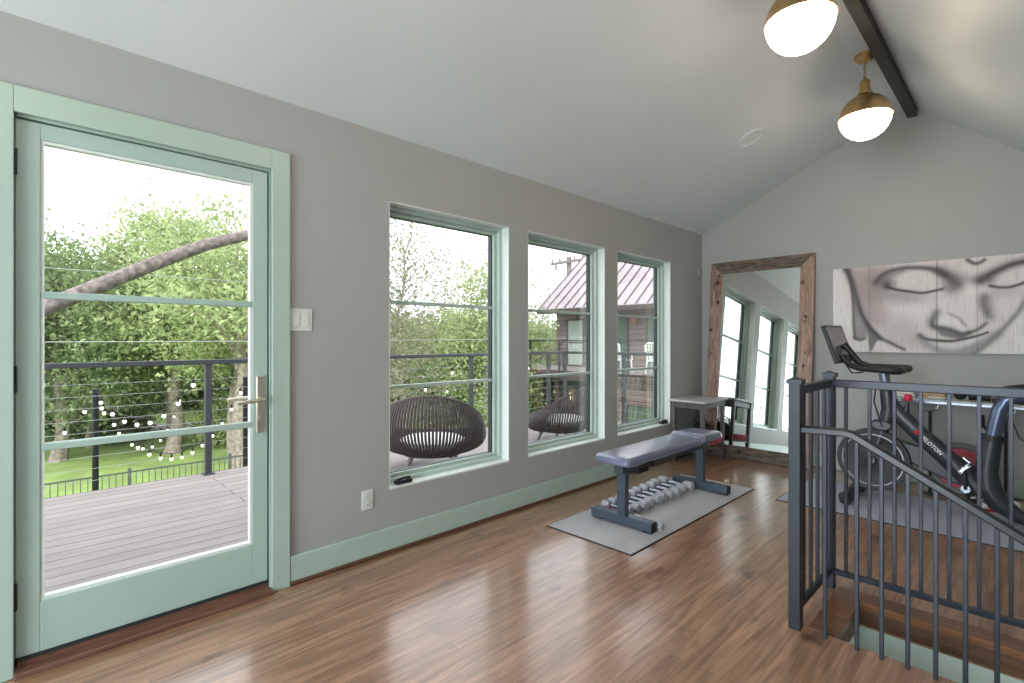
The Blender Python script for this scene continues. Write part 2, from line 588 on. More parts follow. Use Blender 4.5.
sw.box((x0, y0 - 0.12, -2.8), (x1 + 0.3, y0, -0.12))
struct(sw, 'wall_stairwell', 'stairwall')
st = MB()
for k in range(12):
    st.box((2.3 + k * 0.25, y0, -2.8), (2.56 + k * 0.25, y1, -0.62 - k * 0.19))
struct(st, 'trim_stair_steps', 'nosing')

sl_ = thing('stair_fill_lamp', (2.9, y0 + 0.05, -0.7), 'unseen white globe lamp added on the stairwell wall to brighten it', 'lamp')  # unseen lamp, added to light up the stairwell wall
MB().lathe((2.9, y0, -0.6), [(0.05, 0.0), (0.05, 0.015), (0.02, 0.02), (0.02, 0.05), (0.0, 0.05)], 20, 'Y').build('wall_mount', 'brass', sl_)
MB().lathe((2.9, y0 + 0.11, -0.6), [(0.07 * math.sin(a), -0.07 * math.cos(a)) for a in [PI * j / 12 for j in range(13)]], 24).build('globe', 'opal', sl_)

# ------------------------------------------------------------------ glazed door in the left wall
cs = MB()
cs.box((0.0, -0.118, 0.0), (0.022, -0.016, 2.246))
cs.box((0.0, 0.917, 0.0), (0.022, 1.005, 2.246))
cs.box((0.0, -0.016, 2.146), (0.022, 0.917, 2.246))
cs.box((-0.2, -0.03, 0.0), (0.0, -0.0145, 2.16))
cs.box((-0.2, 0.911, 0.0), (0.0, 0.933, 2.16))
cs.box((-0.2, -0.008, 2.136), (0.0, 0.911, 2.16))
cs.box((-0.075, -0.0145, 0.05), (-0.056, 0.016, 2.136)); cs.box((-0.075, 0.888, 0.05), (-0.056, 0.911, 2.136)); cs.box((-0.075, 0.016, 2.115), (-0.056, 0.888, 2.136))
struct(cs, 'trim_door_casing', 'trim', bevel=0.003)
th = MB().box((-0.2, -0.008, 0.0), (-0.012, 0.911, 0.05))
th.box((-0.02, -0.016, 0.0), (0.045, 0.917, 0.022))
struct(th, 'trim_door_threshold', 'threshold', bevel=0.004)

d = thing('door_1', (-0.04, 0.45, 0.05), 'pale green glazed door with brushed handle opening to the deck', kind='structure')
G0, G1, GZ0, GZ1 = 0.058, 0.834, 0.258, 2.065
fr = MB()
fr.box((-0.052, -0.012, 0.06), (-0.008, G0, 2.13))
fr.box((-0.052, G1, 0.06), (-0.008, 0.903, 2.13))
fr.box((-0.052, G0, 0.06), (-0.008, G1, GZ0))
fr.box((-0.052, G0, GZ1), (-0.008, G1, 2.13))
fr.build('door_frame', 'door', d, bevel=0.003)
bd = MB()
t = 0.012
bd.box((-0.046, G0, GZ0), (-0.013, G0 + t, GZ1)); bd.box((-0.046, G1 - t, GZ0), (-0.013, G1, GZ1))
bd.box((-0.046, G0 + t, GZ0), (-0.013, G1 - t, GZ0 + t)); bd.box((-0.046, G0 + t, GZ1 - t), (-0.013, G1 - t, GZ1))
bd.build('glazing_bead', 'sill', d)
MB().box((-0.033, G0 + 0.004, GZ0 + 0.004), (-0.027, G1 - 0.004, GZ1 - 0.004)).build('pane', 'glass', d)
for z in (0.857, 1.458):
    MB().box((-0.046, G0, z - 0.014), (-0.010, G1, z + 0.014)).build('muntin', 'door', d, bevel=0.004)
for z in (0.30, 1.13, 1.96):
    h = MB().cyl((0.006, -0.014, z - 0.05), (0.006, -0.014, z + 0.05), 0.008, 12)
    h.box((-0.01, -0.018, z - 0.048), (0.002, -0.006, z + 0.048))
    h.build('hinge', 'black', d)
sp_ = MB().box((-0.05, 0.0, 0.045), (-0.006, 0.903, 0.06))
sp_.build('door_sweep', 'spacer', d)
hp = MB().box((-0.010, 0.849, 0.815), (0.000, 0.887, 1.100)).build('handle_plate', 'nickel', d, bevel=0.003)
lv = MB().tube([(0.0, 0.868, 0.985), (0.045, 0.868, 0.985), (0.055, 0.855, 0.984), (0.055, 0.745, 0.975)], [0.009, 0.009, 0.0095, 0.0085], 12)
lv.build('lever', 'nickel', hp)
MB().cyl((0.0, 0.868, 0.885), (0.012, 0.868, 0.885), 0.011, 16).build('thumb_turn', 'nickel', hp)
ov = MB().tube([(-0.052, 0.868, 0.985), (-0.10, 0.868, 0.985), (-0.108, 0.855, 0.984), (-0.108, 0.745, 0.978)], 0.009, 12)
ov.build('outer_lever', 'nickel', d)

# ------------------------------------------------------------------ three windows in the left wall
for i, (a, b) in enumerate(WINS):
    wd = thing('window_%d' % (i + 1), (-0.1, (a + b) / 2, WZ0), kind='structure')
    # reveal lining
    lin = MB()
    e = 0.006
    lin.box((-0.2, a, WZ0), (-0.0005, a + e, WZ1)); lin.box((-0.2, b - e, WZ0), (-0.0005, b, WZ1))
    lin.box((-0.2, a + e, WZ1 - e), (-0.0005, b - e, WZ1)); lin.box((-0.2, a + e, WZ0), (0.004, b - e, WZ0 + 0.012))
    lin.build('reveal', 'sill', wd)
    fo = MB()
    a1, b1, z0, z1 = a + e, b - e, WZ0 + 0.012, WZ1 - e
    wv = 0.026
    for (ya, yb, za, zb) in ((a1, a1 + wv, z0, z1), (b1 - wv, b1, z0, z1), (a1 + wv, b1 - wv, z0, z0 + wv), (a1 + wv, b1 - wv, z1 - wv, z1)):
        fo.box((-0.185, ya, za), (-0.075, yb, zb))
    fo.build('window_frame', 'win', wd, bevel=0.003)
    a2, b2, z2, z3 = a1 + wv, b1 - wv, z0 + wv, z1 - wv
    sv = 0.024
    sa = MB()
    for (ya, yb, za, zb) in ((a2, a2 + sv, z2, z3), (b2 - sv, b2, z2, z3), (a2 + sv, b2 - sv, z2, z2 + sv), (a2 + sv, b2 - sv, z3 - sv, z3)):
        sa.box((-0.165, ya, za), (-0.105, yb, zb))
    sash = sa.build('sash', 'win', wd, bevel=0.004)
    a3, b3, z4, z5 = a2 + sv, b2 - sv, z2 + sv, z3 - sv
    sc_ = MB()
    g = 0.010
    for (ya, yb, za, zb) in ((a3, a3 + g, z4, z5), (b3 - g, b3, z4, z5), (a3 + g, b3 - g, z4, z4 + 0.004), (a3 + g, b3 - g, z5 - 0.003, z5)):
        sc_.box((-0.164, ya, za), (-0.128, yb, zb))
    sc_.build('glazing_gasket', 'spacer', sash)
    MB().box((-0.143, a3 + 0.002, z4 + 0.002), (-0.137, b3 - 0.002, z5 - 0.002)).build('pane', 'glass', sash)
    for k in (1, 2):
        z = z4 + (z5 - z4) * k / 3
        MB().box((-0.156, a3, z - 0.011), (-0.120, b3, z + 0.011)).build('muntin', 'win', sash, bevel=0.003)
    if i == 1:
        continue
    ck = MB()
    yk = a + 0.12 if i == 0 else b - 0.08
    ck.box((-0.057, yk - 0.055, z0 + 0.001), (-0.012, yk + 0.055, z0 + 0.022))
    ck.tube([(-0.035, yk - 0.045, z0 + 0.024), (-0.030, yk, z0 + 0.034), (-0.03, yk + 0.05, z0 + 0.03)], [0.011, 0.008, 0.010], 8)
    ck.build('crank_handle', 'black', wd, bevel=0.003)

# switch and outlet, two small wall plates
s = thing('light_switch', (0.0, 1.065, 1.39), 'white double rocker light switch on the wall right of the door', 'light switch')
pl_ = MB().box((0.0, 1.004, 1.326), (0.007, 1.126, 1.446)).build('plate', 'plastic', s, bevel=0.003)
for yc in (1.040, 1.090):
    MB().box((0.007, yc - 0.017, 1.35), (0.011, yc + 0.017, 1.42)).build('rocker', 'plastic', s, bevel=0.002)
s = thing('wall_outlet', (0.0, 1.452, 0.347), 'white double socket low on the wall between door and first window', 'outlet')
MB().box((0.0, 1.416, 0.29), (0.007, 1.488, 0.404)).build('plate', 'plastic', s, bevel=0.003)
for zc in (0.322, 0.372):
    MB().lathe((0.007, 1.452, zc), [(0.0165, 0), (0.0165, 0.003), (0.0, 0.003)], 16, 'X').build('socket', 'plastic', s)
    q = MB()
    for dy in (-0.006, 0.006):
        q.box((0.0101, 1.452 + dy - 0.001, zc - 0.005), (0.0107, 1.452 + dy + 0.001, zc + 0.005))
    q.build('socket_slot', 'black', s)
wp = MB().box((0.0, 5.43, 2.015), (0.012, 5.49, 2.095))
tag(wp.build('wall_plate', 'wall', bevel=0.003), 'small blank wall plate nearer the last window, high beside the mirror', 'wall plate')
wp = MB().box((0.0, 5.655, 2.015), (0.014, 5.715, 2.105))
tag(wp.build('wall_plate', 'wall', bevel=0.003), 'small blank wall plate right in the room corner, high beside the mirror', 'wall plate')

# ceiling speaker ring on the left slope
sl = math.atan2(3.36 - 2.518, 1.785)
pc = Vector((1.035, 4.475, 2.518 + 1.035 * math.tan(sl)))
rp = MB().lathe((0, 0, 0), [(0.085, 0.0), (0.085, -0.004), (0.10, -0.009), (0.112, -0.004), (0.112, 0.0)], 40)
rp.lathe((0, 0, 0), [(0.0, -0.002), (0.085, -0.002)], 40)
rg = thing('ceiling_speaker', pc, 'round white speaker ring set flush in the left ceiling slope', 'speaker', local=True)
rg.rotation_euler = (0, -sl, 0)
rp.build('bezel', 'ceiling', rg)

# ------------------------------------------------------------------ pendant lamps
def pendant(y, label, x=1.858, dz=0.0):
    zc = 2.912 + dz
    L_ = thing('pendant_lamp', (x, y, zc - 0.17), label, 'lamp', 'globe pendants hanging along the ridge')
    zt = 3.36
    MB().lathe((x, y, zt), [(0.0, -0.058), (0.020, -0.058), (0.040, -0.050), (0.056, -0.030), (0.060, -0.022), (0.068, -0.018), (0.068, 0.0)], 28).build('canopy', 'brass', L_)
    st_ = MB()
    zlink = zt - 0.058
    k = 0
    while zlink > zc + 0.265:
        c = Vector((x, y, zlink - 0.014))
        pts = [c + (Vector((math.cos(a) * 0.008, 0, math.sin(a) * 0.016)) if k % 2 else Vector((0, math.cos(a) * 0.008, math.sin(a) * 0.016))) for a in [2 * PI * j / 12 for j in range(12)]]
        st_.tube(pts, 0.0026, 6, close=True)
        zlink -= 0.024
        k += 1
    st_.build('chain', 'brass', L_)
    nk = MB().lathe((x, y, zc), [(0.0, 0.285), (0.012, 0.28), (0.014, 0.262), (0.03, 0.258), (0.034, 0.25), (0.034, 0.236), (0.030, 0.234), (0.030, 0.196), (0.036, 0.192), (0.036, 0.178), (0.05, 0.168), (0.05, 0.158)], 28)
    for j in range(12):
        a = 2 * PI * j / 12
        nk.cyl((x + 0.031 * math.cos(a), y + 0.031 * math.sin(a), zc + 0.196), (x + 0.031 * math.cos(a), y + 0.031 * math.sin(a), zc + 0.234), 0.004, 6)
    nk.build('socket_cap', 'brass', L_)
    r = 0.161
    dm = [(r * math.cos(t) * 1.0, r * math.sin(t) * 0.97) for t in [PI / 2 * j / 12 for j in range(13)]]
    dm = [(r + 0.006, -0.012), (r + 0.006, 0.004)] + dm[1:]
    MB().lathe((x, y, zc), dm, 48).build('shade_dome', 'brass', L_)
    gl_ = [(r * math.cos(t), -r * math.sin(t) * 0.98 - 0.008) for t in [PI / 2 * j / 12 for j in range(13)]]
    MB().lathe((x, y, zc), gl_, 48).build('glass_bowl', 'opal', L_)
    return L_
pendant(4.42, 'brass and opal globe pendant farther along the ridge, hanging whole in view')
pendant(2.88, 'brass and opal globe pendant nearest the camera, cut by the top edge', 1.872, 0.02)
pendant(1.46, 'unseen brass and opal globe pendant added above the camera for light')  # this and the next pendant are unseen, added as extra light
pendant(-0.01, 'unseen brass and opal globe pendant added behind the camera for light')

# ------------------------------------------------------------------ stair railing
P1, P2 = (1.972, 2.475), (1.972, 3.02)
rl = thing('stair_railing', (1.972, 2.475, 0), 'dark iron stair railing with square posts, balusters and a sloping handrail', 'railing')
def post(x, y, h):
    pm = MB().box((x - 0.024, y - 0.024, 0.0), (x + 0.024, y + 0.024, h - 0.03)).build('post', 'railing', rl, bevel=0.003)
    c = MB()
    c.box((x - 0.031, y - 0.031, h - 0.032), (x + 0.031, y + 0.031, h - 0.014))
    c.add([(x - 0.031, y - 0.031, h - 0.014), (x + 0.031, y - 0.031, h - 0.014), (x + 0.031, y + 0.031, h - 0.014), (x - 0.031, y + 0.031, h - 0.014), (x, y, h)],
          [(0, 1, 4), (1, 2, 4), (2, 3, 4), (3, 0, 4)])
    c.build('post_cap', 'railing', pm, smooth=False)
post(*P1, 1.118)
post(*P2, 1.122)
MB().box((1.955, P1[1] + 0.02, 1.036), (1.989, P2[1] - 0.02, 1.076)).build('top_rail', 'railing', rl, bevel=0.004)
MB().box((1.960, P1[1] + 0.02, 0.070), (1.984, P2[1] - 0.02, 0.098)).build('bottom_rail', 'railing', rl, bevel=0.003)
XE = 4.1
MB().box((P2[0] + 0.02, P2[1] - 0.017, 1.036), (XE, P2[1] + 0.017, 1.076)).build('top_rail', 'railing', rl, bevel=0.004)
MB().box((P2[0] + 0.02, P2[1] - 0.012, 0.070), (XE, P2[1] + 0.012, 0.098)).build('bottom_rail', 'railing', rl, bevel=0.003)
def bal(x, y, z0, z1):
    MB().box((x - 0.0075, y - 0.0075, z0), (x + 0.0075, y + 0.0075, z1)).build('baluster', 'railing', rl, bevel=0.002)
for k in range(4):
    bal(1.972, P1[1] + 0.109 * (k + 1), 0.09, 1.04)
xb = 2.044
while xb < XE:
    bal(xb, P2[1], 0.09, 1.04)
    xb += 0.1
# handrail: level from the near post, then down with the stairs
yh = 2.475
slope = (0.60 - 0.892) / (2.686 - 2.186)
hr = [(P1[0] + 0.02, yh, 0.886), (2.150, yh, 0.892), (2.186, yh, 0.886)]
hr += [(2.22, yh, 0.886 + slope * 0.034), (XE, yh, 0.886 + slope * (XE - 2.186))]
MB().tube(hr, [0.024] * 5, 4, flat=0.78, up=(0, 0.7, 0.7)).build('handrail', 'handrail', rl, bevel=0.006)
xb = 2.086
k = 0
while xb < XE - 0.4:
    top = 0.88 if xb < 2.186 else 0.88 + slope * (xb - 2.186)
    foot = 0.0 if xb < 2.45 else -0.1 - max(0, xb - 2.45) * 0.6
    if xb < 2.45:
        bal(xb, yh, 0.0, top)
    else:
        bal(xb, yh, -0.02, top) if top > 0.1 else None
    xb += 0.115 if k == 0 else 0.0836
    k += 1

# ------------------------------------------------------------------ mats
mm = MB().box((0.385, 2.60, 0.0), (1.045, 4.50, 0.007))
emt = thing('exercise_mat', (0.715, 3.55, 0), 'thin grey exercise mat under the bench and dumbbells', 'mat')
mm.build('mat_surface', 'mat_grey', emt)
def mat_edge(x0, y0, x1, y1, h, par):
    e = MB(); w_ = 0.006
    for lo, hi in (((x0 - w_, y0 - w_, 0), (x1 + w_, y0, h)), ((x0 - w_, y1, 0), (x1 + w_, y1 + w_, h)), ((x0 - w_, y0, 0), (x0, y1, h)), ((x1, y0, 0), (x1 + w_, y1, h))):
        e.box(lo, hi)
    e.build('bound_edge', 'mat_edge', par)
mat_edge(0.385, 2.60, 1.045, 4.50, 0.006, emt)
mm = MB().box((1.29, 4.335, 0.0), (3.05, 5.24, 0.006))
bmt = thing('equipment_mat', (2.17, 4.79, 0), 'blue-grey floor mat under the exercise bike', 'mat')
mm.build('mat_surface', 'mat_blue', bmt)
mat_edge(1.29, 4.335, 3.05, 5.24, 0.005, bmt)

# ------------------------------------------------------------------ weight bench
MZ = 0.007
bc = 0.735
bn = thing('weight_bench', (bc, 3.55, MZ), 'flat weight bench with dark padded top on grey steel legs, standing on the grey mat', 'bench')
def pad(y0, y1, z0, z1, tilt=0.0):
    mb = MB()
    n = 18
    hw, r = 0.142, 0.026
    # rounded slab: cross-section swept along y with softened ends
    prof = []
    for cx, cz, a0 in ((hw - r, z1 - z0 - r, 0), (-(hw - r), z1 - z0 - r, 90), (-(hw - r), r * .6, 180), (hw - r, r * .6, 270)):
        for j in range(5):
            a = R(a0 + 90 * j / 4)
            prof.append((cx + r * math.cos(a), cz + r * (1 if a0 < 180 else .6) * math.sin(a)))
    m = len(prof)
    vs, fs = [], []
    L_ = y1 - y0
    ts = [0, 0.006, 0.016, 0.032] + [0.032 + (L_ - 0.064) * k / n for k in range(1, n)] + [L_ - 0.032, L_ - 0.016, L_ - 0.006, L_]
    for tt in ts:
        e = min(tt, L_ - tt)
        k = 1 - 0.17 * max(0, 1 - e / 0.034) ** 2
        kz = 1 - 0.45 * max(0, 1 - e / 0.034) ** 2
        zz = z0 + tilt * tt
        for px_, pz in prof:
            h = (z1 - z0) / 2
            vs.append((bc + px_ * k, y0 + tt, zz + h + (pz - h) * kz))
    for i in range(len(ts) - 1):
        for j in range(m):
            fs.append((i * m + j, i * m + (j + 1) % m, (i + 1) * m + (j + 1) % m, (i + 1) * m + j))
    fs.append(tuple(range(m)))
    fs.append(tuple((len(ts) - 1) * m + j for j in range(m))[::-1])
    mb.add(vs, fs)
    return mb
sp1 = pad(2.84, 3.90, 0.437, 0.498).build('seat_pad', 'pad', bn)
sp2 = pad(3.905, 4.29, 0.450, 0.516, -0.03).build('head_pad', 'pad', bn)
def piping(y, z, par):
    pts = [(bc - 0.143, y, z - 0.045), (bc - 0.141, y, z - 0.012), (bc - 0.12, y, z), (bc, y, z + 0.001), (bc + 0.12, y, z), (bc + 0.141, y, z - 0.012), (bc + 0.143, y, z - 0.045)]
    MB().tube(pts, 0.0045, 8).build('piping', 'pad_trim', par)
piping(3.893, 0.500, sp1)
piping(3.93, 0.516, sp2)
f = MB()
f.box((bc - 0.035, 2.93, 0.365), (bc + 0.035, 4.24, 0.425))
f.build('spine_beam', 'steel', bn, bevel=0.004)
for ya, yb, zb in ((2.96, 3.02, 0.437), (3.70, 3.76, 0.437), (4.08, 4.14, 0.446)):
    MB().box((bc - 0.12, ya, 0.425), (bc + 0.12, yb, zb)).build('pad_bracket', 'steel', bn, bevel=0.002)
for yc, nm in ((2.985, 'front'), (4.165, 'rear')):
    MB().box((bc - 0.033, yc - 0.026, 0.07 + MZ), (bc + 0.033, yc + 0.026, 0.368)).build('upright', 'steel', bn, bevel=0.004)
    ft = MB().box((bc - 0.238, yc - 0.036, 0.010 + MZ), (bc + 0.238, yc + 0.036, 0.072 + MZ)).build('foot', 'steel', bn, bevel=0.004)
    for sx in (-1, 1):
        a, b = sorted((bc + sx * 0.236, bc + sx * 0.243))
        MB().box((a, yc - 0.034, 0.012 + MZ), (b, yc + 0.034, 0.070 + MZ)).build('end_cap', 'rubber', ft, bevel=0.002)
        MB().box((bc + sx * 0.2 - 0.035, yc - 0.03, MZ), (bc + sx * 0.2 + 0.035, yc + 0.03, 0.012 + MZ)).build('rubber_foot', 'rubber', ft, bevel=0.002)
kb = MB().cyl((bc + 0.036, 3.26, 0.39), (bc + 0.075, 3.26, 0.39), 0.018, 14)
kb.box((bc - 0.05, 3.10, 0.34), (bc + 0.05, 3.24, 0.367))
kb.build('adjuster', 'rubber', bn, bevel=0.003)

# ------------------------------------------------------------------ dumbbells on the mat
def dumbbell(cx, cy, half, rh, hl, m, label, rot=0.0, group=None, handle='bike_grey'):
    t_ = thing('dumbbell', (cx, cy, MZ), label, 'dumbbell', group or 'grey hex dumbbells under the bench', local=True)
    t_.rotation_euler = (0, 0, rot)
    z = rh * math.cos(PI / 6)
    for sx in (-1, 1):
        prof = [(0.0, 0), (rh * .72, 0), (rh, rh * .28), (rh, hl - rh * .28), (rh * .72, hl), (0.0, hl)]
        if sx < 0:
            prof = [(r_, h - half) for r_, h in prof]
        else:
            prof = [(r_, half - h) for r_, h in prof]
        hd = MB()
        n = 6
        vs, fs = [], []
        for r_, h in prof:
            for k in range(n):
                a = 2 * PI * (k + 0.5) / n
                vs.append((h, max(r_, 1e-4) * math.cos(a + PI / 2 - PI / 6 + PI / 6), z + max(r_, 1e-4) * math.sin(a + PI / 2 )))
        for i in range(len(prof) - 1):
            for k in range(n):
                fs.append((i * n + k, i * n + (k + 1) % n, (i + 1) * n + (k + 1) % n, (i + 1) * n + k))
        hd.add(vs, fs)
        hd.build('weight_head', m, t_, smooth=False)
    g = half - hl
    MB().tube([(-g - 0.004, 0, z), (-g * .6, 0, z), (0, 0, z), (g * .6, 0, z), (g + 0.004, 0, z)], [rh * .33, rh * .36, rh * .42, rh * .36, rh * .33], 12).build('handle', handle, t_)
    return t_
ords = ['nearest the camera', 'second from the front', 'third from the front', 'fourth from the front', 'fifth, in the middle', 'fifth from the back', 'fourth from the back', 'third from the back', 'second from the back', 'last, by the rear bench leg']
ys = [3.180, 3.262, 3.350, 3.440, 3.533, 3.629, 3.727, 3.828, 3.932, 4.045]
for k, y in enumerate(ys):
    rh = 0.0335 + 0.0011 * k
    dumbbell(0.565 + 0.004 * ((k * 7) % 5 - 2), y, 0.132 + 0.003 * k, rh, 0.070 + 0.002 * k, 'dumbbell', 'grey hex dumbbell in the crosswise row under the bench, ' + ords[k], R(((k * 5) % 7 - 3) * 0.9))
dumbbell(0.478, 3.055, 0.052, 0.024, 0.036, 'dumbbell', 'smallest grey hex dumbbell behind the left end of the front bench foot', 0.03)
dumbbell(0.885, 3.064, 0.112, 0.034, 0.055, 'dumbbell', 'grey hex dumbbell behind the right end of the front bench foot', -0.04)
dumbbell(0.592, 3.055, 0.052, 0.024, 0.036, 'red', 'small red dumbbell just behind the front bench foot, left of the upright', 0.06, 'small red dumbbells', 'red')
dumbbell(0.560, 3.112, 0.060, 0.024, 0.040, 'red', 'small red dumbbell second from the front bench foot, before the grey row', -0.05, 'small red dumbbells', 'red')
# ------------------------------------------------------------------ side table in the corner
tb = thing('side_table', (0.22, 5.24, 0), 'small weathered side table in the corner beside the big mirror', 'side table')
TX0, TX1, TY0, TY1, TZ = 0.012, 0.42, 4.93, 5.50, 0.655
MB().box((TX0, TY0, TZ - 0.022), (TX1, TY1, TZ)).build('table_top', 'table_top', tb, bevel=0.003)
ap = MB()
i_ = 0.035
for lo, hi in (((TX0 + i_, TY0 + i_, TZ - 0.085), (TX1 - i_, TY0 + i_ + 0.018, TZ - 0.022)), ((TX0 + i_, TY1 - i_ - 0.018, TZ - 0.085), (TX1 - i_, TY1 - i_, TZ - 0.022)),
               ((TX1 - i_ - 0.018, TY0 + i_, TZ - 0.085), (TX1 - i_, TY1 - i_, TZ - 0.022)), ((TX0 + i_, TY0 + i_, TZ - 0.085), (TX0 + i_ + 0.018, TY1 - i_, TZ - 0.022))):
    ap.box(lo, hi)
ap.build('apron', 'table_wood', tb)
for x in (TX0 + 0.03, TX1 - 0.03 - 0.036):
    for y in (TY0 + 0.03, TY1 - 0.03 - 0.036):
        MB().box((x, y, 0.0), (x + 0.036, y + 0.036, TZ - 0.022)).build('leg', 'table_wood', tb, bevel=0.003)
MB().box((TX0 + 0.035, TY0 + 0.035, 0.17), (TX1 - 0.035, TY1 - 0.035, 0.19)).build('shelf', 'table_wood', tb, bevel=0.002)
bg_ = MB()
prof = [(0.0, 0.0), (0.10, 0.0), (0.125, 0.03), (0.13, 0.08), (0.11, 0.13), (0.07, 0.165), (0.03, 0.18), (0.0, 0.182)]
bg_.lathe((0, 0, 0), prof, 24)
for i, p in enumerate(bg_.v):
    bg_.v[i] = Vector((0.20 + p.x * 0.85 + 0.01 * math.sin(p.z * 60), 5.27 + p.y * 1.3 + 0.008 * math.sin(p.x * 50), 0.19 + p.z * (1 + 0.15 * math.sin(p.y * 20))))
bo = thing('cloth_bag', (0.20, 5.27, 0.19), 'black cloth bag on the lower shelf of the side table', 'bag')
bg_.build('pouch', 'bag', bo)
MB().tube([(0.13, 5.27, 0.35), (0.14, 5.27, 0.42), (0.20, 5.27, 0.45), (0.26, 5.27, 0.42), (0.27, 5.27, 0.35)], 0.008, 8).build('carry_strap', 'bag', bo)
tw = MB()
for k in range(3):
    tw.box((0.325 - 0.002 * k, 5.06 + 0.006 * k, 0.19 + 0.022 * k), (0.395 + 0.004 * k, 5.42 - 0.008 * k, 0.212 + 0.022 * k))
tag(tw.build('folded_towel', 'cloth_pink', bevel=0.009, seg=3), 'folded pink-red towel on the lower shelf of the side table', 'towel')

# ------------------------------------------------------------------ leaning mirror
mr = thing('floor_mirror', (0.65, 5.66, 0), 'tall leaning floor mirror in a wide knotty wood frame', 'mirror')
MXa, MXb, MH = 0.125, 1.190, 2.165
lean = R(5.0)
rm = Matrix.Rotation(-lean, 3, 'X')
base = Vector((0, 5.556, 0.002))
def mpt(x, h, dpt=0.0):
    return base + Vector((x, 0, 0)) + rm @ Vector((0, dpt, h))
fwid = 0.13
M['mwood'] = bpy.data.materials.new('knotty_reclaimed_wood')
def knotty(m, across):
    m.use_nodes = True
    nt = m.node_tree; L = nt.links
    b = nt.nodes['Principled BSDF']; b.inputs['Roughness'].default_value = 0.6
    t = nt.nodes.new('ShaderNodeTexCoord')
    mp = nt.nodes.new('ShaderNodeMapping'); mp.inputs['Scale'].default_value = (3, 14, 14) if across else (14, 14, 1.5)
    n = nt.nodes.new('ShaderNodeTexNoise'); n.inputs['Scale'].default_value = 2.2; n.inputs['Detail'].default_value = 8; n.inputs['Distortion'].default_value = 1.2
    r = nt.nodes.new('ShaderNodeValToRGB')
    r.color_ramp.elements[0].position = 0.30; r.color_ramp.elements[0].color = srgb(54, 46, 42) if across else srgb(112, 86, 74)
    r.color_ramp.elements[1].position = 0.70; r.color_ramp.elements[1].color = srgb(122, 106, 92) if across else srgb(178, 148, 134)
    L.new(t.outputs['Object'], mp.inputs[0]); L.new(mp.outputs[0], n.inputs['Vector']); L.new(n.outputs[0], r.inputs[0])
    m2 = nt.nodes.new('ShaderNodeMapping'); m2.inputs['Scale'].default_value = (7, 7, 5.5)
    v = nt.nodes.new('ShaderNodeTexVoronoi'); v.inputs['Scale'].default_value = 1.0
    kr = nt.nodes.new('ShaderNodeValToRGB')
    kr.color_ramp.elements[0].position = 0.07; kr.color_ramp.elements[0].color = (0.12, 0.09, 0.08, 1)
    kr.color_ramp.elements[1].position = 0.17; kr.color_ramp.elements[1].color = (1, 1, 1, 1)
    L.new(t.outputs['Object'], m2.inputs[0]); L.new(m2.outputs[0], v.inputs['Vector']); L.new(v.outputs['Distance'], kr.inputs[0])
    mx = nt.nodes.new('ShaderNodeMixRGB'); mx.blend_type = 'MULTIPLY'; mx.inputs[0].default_value = 1
    L.new(r.outputs[0], mx.inputs[1]); L.new(kr.outputs[0], mx.inputs[2]); L.new(mx.outputs[0], b.inputs['Base Color'])
    bp = nt.nodes.new('ShaderNodeBump'); bp.inputs['Strength'].default_value = 0.4; bp.inputs['Distance'].default_value = 0.01
    L.new(n.outputs[0], bp.inputs['Height']); L.new(bp.outputs[0], b.inputs['Normal'])
knotty(M['mwood'], False)
M['mwood_across'] = bpy.data.materials.new('dark_reclaimed_wood')
knotty(M['mwood_across'], True)
def mplank(poly, nm, m):
    mb = MB()
    d0, d1 = -0.016, 0.014
    vs = [mpt(x, h, d0) for x, h in poly] + [mpt(x, h, d1) for x, h in poly]
    n = len(poly)
    fs_ = [tuple(range(n)), tuple(range(2 * n - 1, n - 1, -1))] + [(i, i + n, (i + 1) % n + n, (i + 1) % n) for i in range(n)]
    mb.add(vs, fs_)
    mb.build(nm, m, mr, bevel=0.003)
mplank([(MXa, 0), (MXa + fwid, fwid), (MXa + fwid, MH - fwid), (MXa, MH)], 'frame_board', 'mwood')
mplank([(MXb, 0), (MXb, MH), (MXb - fwid, MH - fwid), (MXb - fwid, fwid)], 'frame_board', 'mwood')
mplank([(MXa, MH), (MXa + fwid, MH - fwid), (MXb - fwid, MH - fwid), (MXb, MH)], 'frame_board', 'mwood_across')
mplank([(MXa, 0), (MXb, 0), (MXb - fwid, fwid), (MXa + fwid, fwid)], 'frame_board', 'mwood_across')
mg = MB()
vs = []
for dp in (-0.004, 0.004):
    for x, h in ((MXa + fwid - 0.01, fwid - 0.01), (MXb - fwid + 0.01, fwid - 0.01), (MXb - fwid + 0.01, MH - fwid + 0.01), (MXa + fwid - 0.01, MH - fwid + 0.01)):
        vs.append(mpt(x, h, dp))
mg.add(vs, [(0, 1, 2, 3), (7, 6, 5, 4), (0, 4, 5, 1), (1, 5, 6, 2), (2, 6, 7, 3), (3, 7, 4, 0)])
mg.build('mirror_glass', 'mirror', mr, smooth=False)

